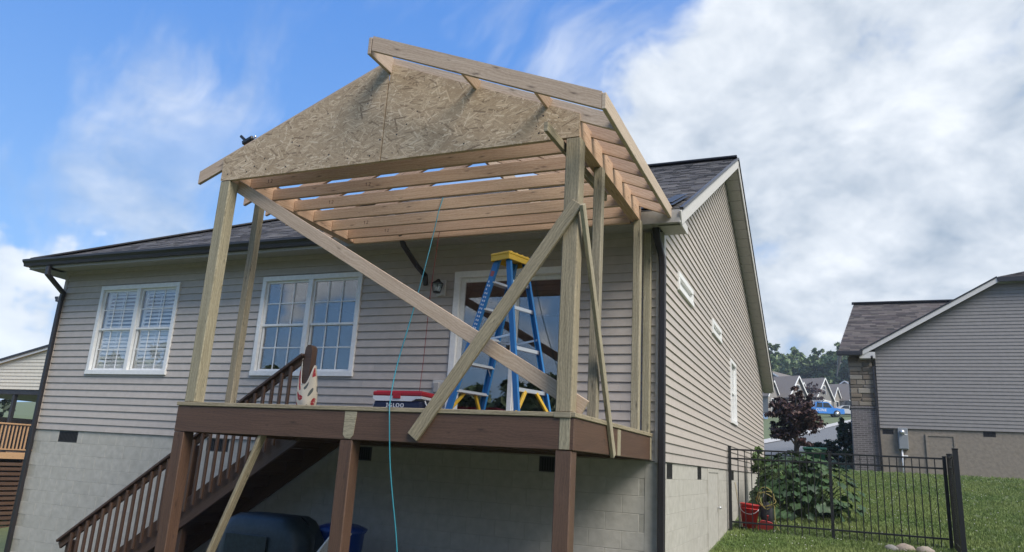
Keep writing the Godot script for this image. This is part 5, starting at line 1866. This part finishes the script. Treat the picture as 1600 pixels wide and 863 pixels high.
# ------------------------------------------------------------------ left neighbour
func build_left_neighbour() -> void:
	var o := thing("left_house", "cream sided house with covered deck seen past the left corner", "house")
	var cream := tri_mat(Color.WHITE, 0.6, noise_tex(74, Color(0.60, 0.56, 0.46), Color(0.68, 0.64, 0.54), 0.02), 0.5)
	var stone := tri_mat(Color.WHITE, 0.9, noise_tex(75, Color(0.16, 0.15, 0.145), Color(0.34, 0.32, 0.31), 0.09, 4), 0.9)
	# gable wall facing the viewer in the plane z = -8; its roof runs away behind
	var zp := -8.0
	var top := func(x: float) -> float:
		return 2.33 + (x + 25.05) * 0.205
	mi("wall", prism([Vector2(-30.0, 1.38), Vector2(-18.0, 1.38), Vector2(-18.0, top.call(-18.0)), Vector2(-29.6, 1.39)], zp - 0.2, zp), M.interior, o)
	var span := func(y: float) -> Array:
		return [maxf(-29.6, -25.05 + (y - 2.33) / 0.205), -18.0]
	clad(o, Transform3D(Basis.IDENTITY, Vector3(0, 0, zp + 0.004)), 1.39, 3.7, 0.116, span, [], [cream])
	bx("porch_beam", o, Vector3(-30.0, 1.22, zp - 0.2), Vector3(-18.0, 1.379, zp - 0.02), M.gutter)
	lum("rake_board", o, Vector3(-30.0, top.call(-30.0) - 0.03, zp + 0.10), Vector3(-18.0, top.call(-18.0) - 0.03, zp + 0.10), 0.13, 0.03, M.white)
	mi("roof", slab([Vector3(-30.0, top.call(-30.0) + 0.06, zp + 0.16), Vector3(-18.0, top.call(-18.0) + 0.06, zp + 0.16), Vector3(-18.0, top.call(-18.0) + 0.06, -16.0), Vector3(-30.0, top.call(-30.0) + 0.06, -16.0)], Vector3(0, -0.07, 0)), M.gutter, o)
	# covered deck
	bx("post", o, Vector3(-24.05, -0.9, -8.16), Vector3(-23.93, 1.22, -8.04), M.gutter)
	bx("post", o, Vector3(-23.12, -0.9, -11.6), Vector3(-23.0, 1.3, -11.48), M.gutter)
	bx("house_wall", o, Vector3(-29.5, -3.6, -14.0), Vector3(-29.3, 0.55, -3.0), stone)
	bx("house_wall", o, Vector3(-29.2, -0.8, -14.2), Vector3(-23.2, 0.45, -14.0), stone)
	var tan_ := wood_mat(M.fresh.albedo_texture)
	tan_.albedo_color = L(0.95, 0.72, 0.5)
	bx("deck_rim", o, Vector3(-23.08, -0.90, -13.8), Vector3(-23.0, -0.70, -3.2), tan_)
	bx("deck_floor", o, Vector3(-29.2, -0.80, -13.8), Vector3(-23.09, -0.72, -3.2), tan_)
	bx("top_rail", o, Vector3(-23.1, 0.20, -13.8), Vector3(-22.98, 0.245, -3.2), tan_)
	bx("bottom_rail", o, Vector3(-23.06, -0.62, -13.8), Vector3(-23.02, -0.58, -3.2), tan_)
	var z := -6.4
	while z > -9.6:
		bx("baluster", o, Vector3(-23.06, -0.58, z - 0.02), Vector3(-23.02, 0.20, z + 0.02), tan_, 0.004)
		z -= 0.125
	var y := -1.02
	while y > -3.6:
		bx("skirt_slat", o, Vector3(-23.08, y - 0.10, -13.8), Vector3(-23.05, y, -3.2), M.stain)
		y -= 0.155
	for q in [-4.0, -6.8, -8.3, -10.5]:
		bx("skirt_post", o, Vector3(-23.2, -4.0, q - 0.06), Vector3(-23.09, -0.9, q + 0.06), M.stain)
	bx("skirt_back", o, Vector3(-26.0, -4.0, -13.8), Vector3(-25.9, -0.9, -3.2), M.stain)

# ------------------------------------------------------------------ far street
func far_house(label: String, at: Vector3, yaw: float, wm: Material, rm: Material, tall: float, sd: int) -> void:
	var o := thing("hillside_house", label, "house", at, "")
	o.rotation.y = yaw
	var r := RandomNumberGenerator.new()
	r.seed = sd
	# main block: gable end towards +z, ridge along z
	var hw := 4.6
	mi("wall", prism([Vector2(-hw, -2.0), Vector2(hw, -2.0), Vector2(hw, tall), Vector2(0, tall + hw * 0.62), Vector2(-hw, tall)], -9.0, 0.0), wm, o)
	var roof := node("roof", o)
	for s in [-1.0, 1.0]:
		mi("slope", slab([Vector3(s * (hw + 0.4), tall - 0.22, 0.35), Vector3(0, tall + hw * 0.62 + 0.06, 0.35), Vector3(0, tall + hw * 0.62 + 0.06, -9.35), Vector3(s * (hw + 0.4), tall - 0.22, -9.35)], Vector3(0, -0.16, 0)), rm, roof)
		lum("rake_board", roof, Vector3(s * (hw + 0.4), tall - 0.34, 0.37), Vector3(0, tall + hw * 0.62 - 0.06, 0.37), 0.2, 0.04, M.white)
	# front wing with garage towards +x
	var fx := hw + 3.2
	var fw := 3.0
	var wz := -3.4
	var turn := Transform3D(Basis(Vector3(0, 0, -1), Vector3.UP, Vector3(1, 0, 0)), Vector3(0, 0, wz))
	mi("wing_wall", prism([Vector2(-fw, -2.0), Vector2(fw, -2.0), Vector2(fw, 2.9), Vector2(0, 6.0), Vector2(-fw, 2.9)], hw - 0.5, fx), wm, o, turn)
	for s in [-1.0, 1.0]:
		mi("slope", slab([turn * Vector3(s * (fw + 0.35), 2.6, fx + 0.3), turn * Vector3(0, 6.1, fx + 0.3), turn * Vector3(0, 6.1, 1.0), turn * Vector3(s * (fw + 0.35), 2.6, 1.0)], Vector3(0, -0.16, 0)), rm, roof)
		lum("rake_board", roof, turn * Vector3(s * (fw + 0.35), 2.46, fx + 0.32), turn * Vector3(0, 5.98, fx + 0.32), 0.22, 0.05, M.white)
	# small second gable over the entry
	var t2 := Transform3D(Basis(Vector3(0, 0, -1), Vector3.UP, Vector3(1, 0, 0)), Vector3(0, 0, wz + 4.3))
	mi("porch_gable", prism([Vector2(-1.5, -2.0), Vector2(1.5, -2.0), Vector2(1.5, 2.9), Vector2(0, 4.9), Vector2(-1.5, 2.9)], hw - 0.6, hw + 1.6), wm, o, t2)
	for s in [-1.0, 1.0]:
		mi("slope", slab([t2 * Vector3(s * 1.8, 2.6, hw + 1.85), t2 * Vector3(0, 5.0, hw + 1.85), t2 * Vector3(0, 5.0, 1.0), t2 * Vector3(s * 1.8, 2.6, 1.0)], Vector3(0, -0.14, 0)), rm, roof)
		lum("rake_board", roof, t2 * Vector3(s * 1.8, 2.48, hw + 1.87), t2 * Vector3(0, 4.9, hw + 1.87), 0.18, 0.05, M.white)
	# garage door, windows
	var gd := node("garage_door", o)
	gd.transform = turn * Transform3D(Basis.IDENTITY, Vector3(-2.2, 0.0, fx))
	bx("frame", gd, Vector3(-0.12, 0, 0.005), Vector3(4.52, 2.45, 0.04), M.white)
	for k in 4:
		bx("panel", gd, Vector3(0, 0.02 + 0.58 * k, 0.04), Vector3(4.4, 0.57 + 0.58 * k, 0.09), M.trim, 0.02)
	for w in [[turn, Vector3(-0.5, 3.4, fx), 1.0, 1.3], [t2, Vector3(-0.5, 0.2, hw + 1.6), 1.0, 2.1], [Transform3D.IDENTITY, Vector3(-1.6, 1.0, 0.0), 0.9, 1.4], [Transform3D.IDENTITY, Vector3(1.2, 1.0, 0.0), 0.9, 1.4], [Transform3D.IDENTITY, Vector3(-0.4, tall - 0.2, 0.0), 0.8, 1.1]]:
		var wn := node("window", o)
		wn.transform = w[0] * Transform3D(Basis.IDENTITY, w[1])
		bx("frame", wn, Vector3(-0.1, -0.1, 0.004), Vector3(w[2] + 0.1, w[3] + 0.1, 0.05), M.white, 0.01)
		bx("pane", wn, Vector3(0, 0, 0.05), Vector3(w[2], w[3], 0.06), M.dark_glass, 0.0)
		bx("muntin", wn, Vector3(0.0, w[3] * 0.5 - 0.03, 0.06), Vector3(w[2], w[3] * 0.5 + 0.03, 0.075), M.white, 0.0)

func car(called: String, label: String, cat: String, at: Vector3, yaw: float, paint: Material, prof: Array, glass: Array, width: float, wheels: Array, wr: float, lettering := "", rack := false) -> void:
	var o := thing(called, label, cat, at)
	o.rotation.y = yaw
	mi("body", prism(prof, -width * 0.5, width * 0.5), paint, o)
	for g in glass:
		for s in [-1.0, 1.0]:
			mi("window", prism(g, s * width * 0.5 - 0.004, s * width * 0.5 + 0.012), M.dark_glass, o)
	for x in wheels:
		for s in [-1.0, 1.0]:
			var w := node("wheel", o, Vector3(x, wr, s * (width * 0.5 - 0.10)))
			w.rotation.x = PI / 2
			mi("tyre", lathe([Vector2(wr * 0.6, -0.12), Vector2(wr * 0.95, -0.12), Vector2(wr, -0.07), Vector2(wr, 0.07), Vector2(wr * 0.95, 0.12), Vector2(wr * 0.6, 0.12)], 22), M.black, w)
			mi("rim", lathe([Vector2(0.0, -0.10), Vector2(wr * 0.6, -0.115), Vector2(wr * 0.6, 0.115), Vector2(0.0, 0.10)], 12), M.alu, w)
	var mx := -99.0
	var mn := 99.0
	for p in prof:
		mx = maxf(mx, p.x)
		mn = minf(mn, p.x)
	for s in [-1.0, 1.0]:
		bx("headlight", o, Vector3(mx - 0.30, 0.78, s * (width * 0.5 - 0.25) - 0.18), Vector3(mx + 0.015, 0.96, s * (width * 0.5 - 0.25) + 0.18), M.plain_white, 0.03)
		bx("tail_light", o, Vector3(mn - 0.015, 0.78, s * (width * 0.5 - 0.12) - 0.09), Vector3(mn + 0.1, 1.05, s * (width * 0.5 - 0.12) + 0.09), M.red, 0.02)
	if rack:
		for s in [-1.0, 1.0]:
			lum("rack_bar", o, Vector3(-2.6, 2.12, s * 0.8), Vector3(0.9, 2.12, s * 0.8), 0.06, 0.06, M.alu)
			for x in [-2.5, -1.2, 0.5]:
				lum("rack_leg", o, Vector3(x, 1.2 if x < -1 else 1.9, s * 0.8), Vector3(x, 2.12, s * 0.8), 0.05, 0.05, M.alu, Vector3.RIGHT)
	if lettering != "":
		for s in [-1.0, 1.0]:
			var tm := TextMesh.new()
			tm.text = lettering
			var f := SystemFont.new()
			f.font_names = PackedStringArray(["Droid Sans"])
			f.font_weight = 800
			tm.font = f
			tm.font_size = 48
			tm.pixel_size = 0.010
			tm.depth = 0.01
			mi("lettering", tm, M.plain_white, o, Transform3D(Basis(Vector3.UP, 0.0 if s > 0 else PI), Vector3(-0.25, 0.86, s * (width * 0.5 + 0.006))))

func build_far_street() -> void:
	var dg := mat(L(0.025, 0.03, 0.035), 0.08)
	dg.metallic = 0.1
	M.dark_glass = dg
	var rm := tri_mat(Color.WHITE, 0.95, noise_tex(81, Color(0.13, 0.115, 0.105), Color(0.19, 0.17, 0.155), 0.08, 3, 256), 0.5)
	var w1 := tri_mat(Color.WHITE, 0.7, noise_tex(82, Color(0.22, 0.205, 0.19), Color(0.28, 0.26, 0.24), 0.05, 3, 256), 0.4)
	var w2 := tri_mat(L(0.75, 0.77, 0.8), 0.7, w1.albedo_texture, 0.4)
	var w3 := tri_mat(L(1.0, 0.98, 0.93), 0.7, w1.albedo_texture, 0.37)
	var yaw := -0.42
	far_house("grey gabled house on the hill closest to the red maple", Vector3(-10.4, 8.6, -106.0), yaw, w1, rm, 4.4, 1)
	far_house("darker grey gabled house on the hill behind the blue pickup", Vector3(-6.9, 10.6, -124.0), yaw, w2, rm, 4.4, 2)
	far_house("pale gabled house on the hill beside the neighbour's stone corner", Vector3(-1.6, 12.0, -143.0), yaw, w3, rm, 3.6, 3)
	far_house("farthest tan gabled house above the street before the wood", Vector3(5.5, 13.2, -152.0), yaw, w1, rm, 3.6, 4)
	var prof := [Vector2(-2.75, 0.42), Vector2(2.65, 0.42), Vector2(2.75, 0.6), Vector2(2.70, 1.08), Vector2(1.35, 1.22), Vector2(0.75, 1.90), Vector2(0.45, 1.96), Vector2(-0.75, 1.96), Vector2(-0.98, 1.86), Vector2(-1.04, 1.20), Vector2(-2.75, 1.22)]
	var win := [[Vector2(0.02, 1.22), Vector2(1.12, 1.22), Vector2(0.68, 1.84), Vector2(0.02, 1.86)], [Vector2(-0.88, 1.22), Vector2(-0.08, 1.22), Vector2(-0.08, 1.86), Vector2(-0.78, 1.86)]]
	var bl := mat(L(0.015, 0.20, 0.62), 0.25)
	bl.clearcoat_enabled = true
	car("pickup_truck", "bright blue pickup truck with white lettering parked on the hill", "truck", Vector3(1.2, gh(1.0, -101.5) + 0.06, -101.5), 0.22, bl, prof, win, 1.95, [-1.75, 1.75], 0.46, "CLINE", true)
	var sp := [Vector2(-2.4, 0.35), Vector2(2.3, 0.35), Vector2(2.4, 0.9), Vector2(1.35, 1.1), Vector2(0.7, 1.75), Vector2(-2.1, 1.78), Vector2(-2.4, 1.1)]
	var sw := [[Vector2(-0.1, 1.12), Vector2(1.05, 1.12), Vector2(0.6, 1.65), Vector2(-0.1, 1.67)], [Vector2(-2.0, 1.12), Vector2(-0.2, 1.12), Vector2(-0.2, 1.67), Vector2(-1.9, 1.67)]]
	car("dark_car", "black sport utility car parked behind the blue pickup", "car", Vector3(6.3, gh(6.3, -112) + 0.05, -112.0), 0.25, mat(L(0.012, 0.013, 0.015), 0.25), sp, sw, 1.9, [-1.45, 1.5], 0.38)
	var cp := [Vector2(-2.2, 0.28), Vector2(2.2, 0.28), Vector2(2.25, 0.75), Vector2(1.2, 0.92), Vector2(0.5, 1.40), Vector2(-1.0, 1.42), Vector2(-1.8, 0.98), Vector2(-2.25, 0.92)]
	var cw := [[Vector2(-0.15, 0.95), Vector2(0.95, 0.95), Vector2(0.45, 1.34), Vector2(-0.15, 1.36)], [Vector2(-1.4, 0.97), Vector2(-0.25, 0.95), Vector2(-0.25, 1.36), Vector2(-0.95, 1.36)]]
	car("silver_car", "silver car half hidden by the nose of blue pickup", "car", Vector3(4.7, gh(4.7, -106.5) + 0.03, -106.5), 0.35, mat(L(0.45, 0.46, 0.48), 0.25), cp, cw, 1.8, [-1.35, 1.4], 0.32)
	car("pale_blue_car", "pale blue car parked on the drive behind the red maple", "car", Vector3(-7.0, gh(-7.0, -84) + 0.05, -84.0), 0.5, mat(L(0.20, 0.30, 0.45), 0.25), cp, cw, 1.8, [-1.35, 1.4], 0.32)
	tree("garden_tree", "small dark red tree in front of the hillside houses", Vector3(-0.4, gh(-0.4, -114), -114), 5.0, 4.2, 41, [Color(0.05, 0.022, 0.022), Color(0.07, 0.03, 0.028)], 1400, 0.22)

# ------------------------------------------------------------------ trees of the background
func build_trees() -> void:
	var g1 := [Color(0.10, 0.155, 0.055), Color(0.135, 0.185, 0.07), Color(0.075, 0.12, 0.042), Color(0.175, 0.22, 0.10)]
	var k := 0
	for e in [[-19, -168, 17, 12], [-11, -163, 16.5, 11], [-5.5, -172, 16, 9], [0.5, -165, 14.5, 9], [5.5, -161, 15, 9], [11, -160, 14, 10], [17, -165, 16, 12], [24, -160, 16, 12]]:
		tree("hill_tree", "green leafy tree of the wood behind the hillside houses", Vector3(e[0], gh(e[0], e[1]), e[1]), e[2], e[3], 50 + k, g1, 5200, 0.60, "wood on the hill")
		k += 1
	# wood behind the viewer, mirrored in the panes
	for e in [[-78, 46, 15, 12], [-69, 42, 13, 11], [-60, 44, 14.5, 11], [-51, 40, 13, 10], [-43, 42, 12, 10], [-35.5, 39, 10.5, 10], [-28.5, 41, 10.5, 10], [-22, 38, 9.5, 9.5], [-15.5, 36, 9.5, 9], [-8.5, 40, 10, 10], [-0.5, 42, 11, 11], [8, 40, 10, 10], [17, 42, 11, 11], [27, 40, 11, 11], [37, 38, 12, 11]]:
		tree("yard_tree", "dark green tree in the row across the yard facing the deck", Vector3(e[0], gh(e[0], e[1]), e[1]), e[2], e[3], 70 + k, g1, 5200, 0.60, "trees mirrored in the glass", 0.06)
		k += 1
	for e in [[-49, -20, 6.3, 4.5], [-44.5, -19, 5.4, 4]]:
		tree("pine_tree", "dark tree rising behind the cream sided house", Vector3(e[0], gh(e[0], e[1]), e[1]), e[2], e[3], 70 + k, [Color(0.018, 0.03, 0.018), Color(0.028, 0.042, 0.024)], 1800, 0.24, "trees behind the cream house", 0.2)
		k += 1

# ------------------------------------------------------------------ grass
func build_grass() -> void:
	var st := new_st()
	var r := RandomNumberGenerator.new()
	r.seed = 99
	for k in 6:
		var a := r.randf() * TAU
		var b := Vector3(cos(a), 0, sin(a)) * r.randf_range(0.0, 0.035)
		var side := Vector3(-sin(a), 0, cos(a)) * 0.006
		var tip := b * 2.2 + Vector3(r.randf_range(-0.02, 0.02), r.randf_range(0.04, 0.075), r.randf_range(-0.02, 0.02))
		var mid := b * 1.4 + Vector3(0, 0.03, 0)
		quad(st, b - side, b + side, mid + side * 0.8, mid - side * 0.8, Vector3(cos(a), 0.4, sin(a)))
		tri(st, mid - side * 0.8, mid + side * 0.8, tip, Vector3(cos(a), 0.4, sin(a)))
	var mesh := done(st)
	var gm := mat(Color.WHITE, 0.8)
	gm.vertex_color_use_as_albedo = true
	gm.backlight_enabled = true
	gm.backlight = Color(0.25, 0.3, 0.15)
	var mm := MultiMesh.new()
	mm.transform_format = MultiMesh.TRANSFORM_3D
	mm.use_colors = true
	mm.mesh = mesh
	var nz := noise(123, 0.35, 3)
	var list := []
	while list.size() < 52000:
		var z := -19.2 + 17.5 * pow(r.randf(), 0.75)
		var x := r.randf_range(0.06, 13.0)
		if x > 5.0 + (-z) * 0.55:
			continue
		list.append(Vector3(x, gh(x, z) - 0.004, z))
	mm.instance_count = list.size()
	for k in list.size():
		var p: Vector3 = list[k]
		var n := nz.get_noise_2d(p.x, p.z)
		var s := r.randf_range(0.7, 1.25) * (1.0 + 0.35 * n)
		mm.set_instance_transform(k, Transform3D(Basis(Vector3.UP, r.randf() * TAU) * Basis.from_scale(Vector3(1.2, s, 1.2)), p))
		var c := Color(0.12, 0.185, 0.045).lerp(Color(0.20, 0.25, 0.075), clampf(0.5 + n + r.randf_range(-0.25, 0.25), 0, 1))
		mm.set_instance_color(k, c * r.randf_range(0.8, 1.15))
	var o := MultiMeshInstance3D.new()
	o.name = "grass"
	o.multimesh = mm
	o.material_override = gm
	add_child(o)
	tag(o, "short green grass of the side lawn round the fence", "grass", "", "stuff")
	# clover flowers, pale specks
	var cm := MultiMesh.new()
	cm.transform_format = MultiMesh.TRANSFORM_3D
	cm.mesh = lathe([Vector2(0.0, 0.0), Vector2(0.011, 0.006), Vector2(0.008, 0.016), Vector2(0.0, 0.019)], 6)
	cm.instance_count = 700
	for k in 700:
		var p: Vector3 = list[(k * 71) % list.size()]
		cm.set_instance_transform(k, Transform3D(Basis.IDENTITY, p + Vector3(r.randf_range(-0.1, 0.1), 0.055, r.randf_range(-0.1, 0.1))))
	var co := MultiMeshInstance3D.new()
	co.name = "clover"
	co.multimesh = cm
	co.material_override = mat(L(0.42, 0.42, 0.36), 0.9)
	add_child(co)
	tag(co, "small pale clover flowers scattered over the side lawn", "clover", "", "stuff")
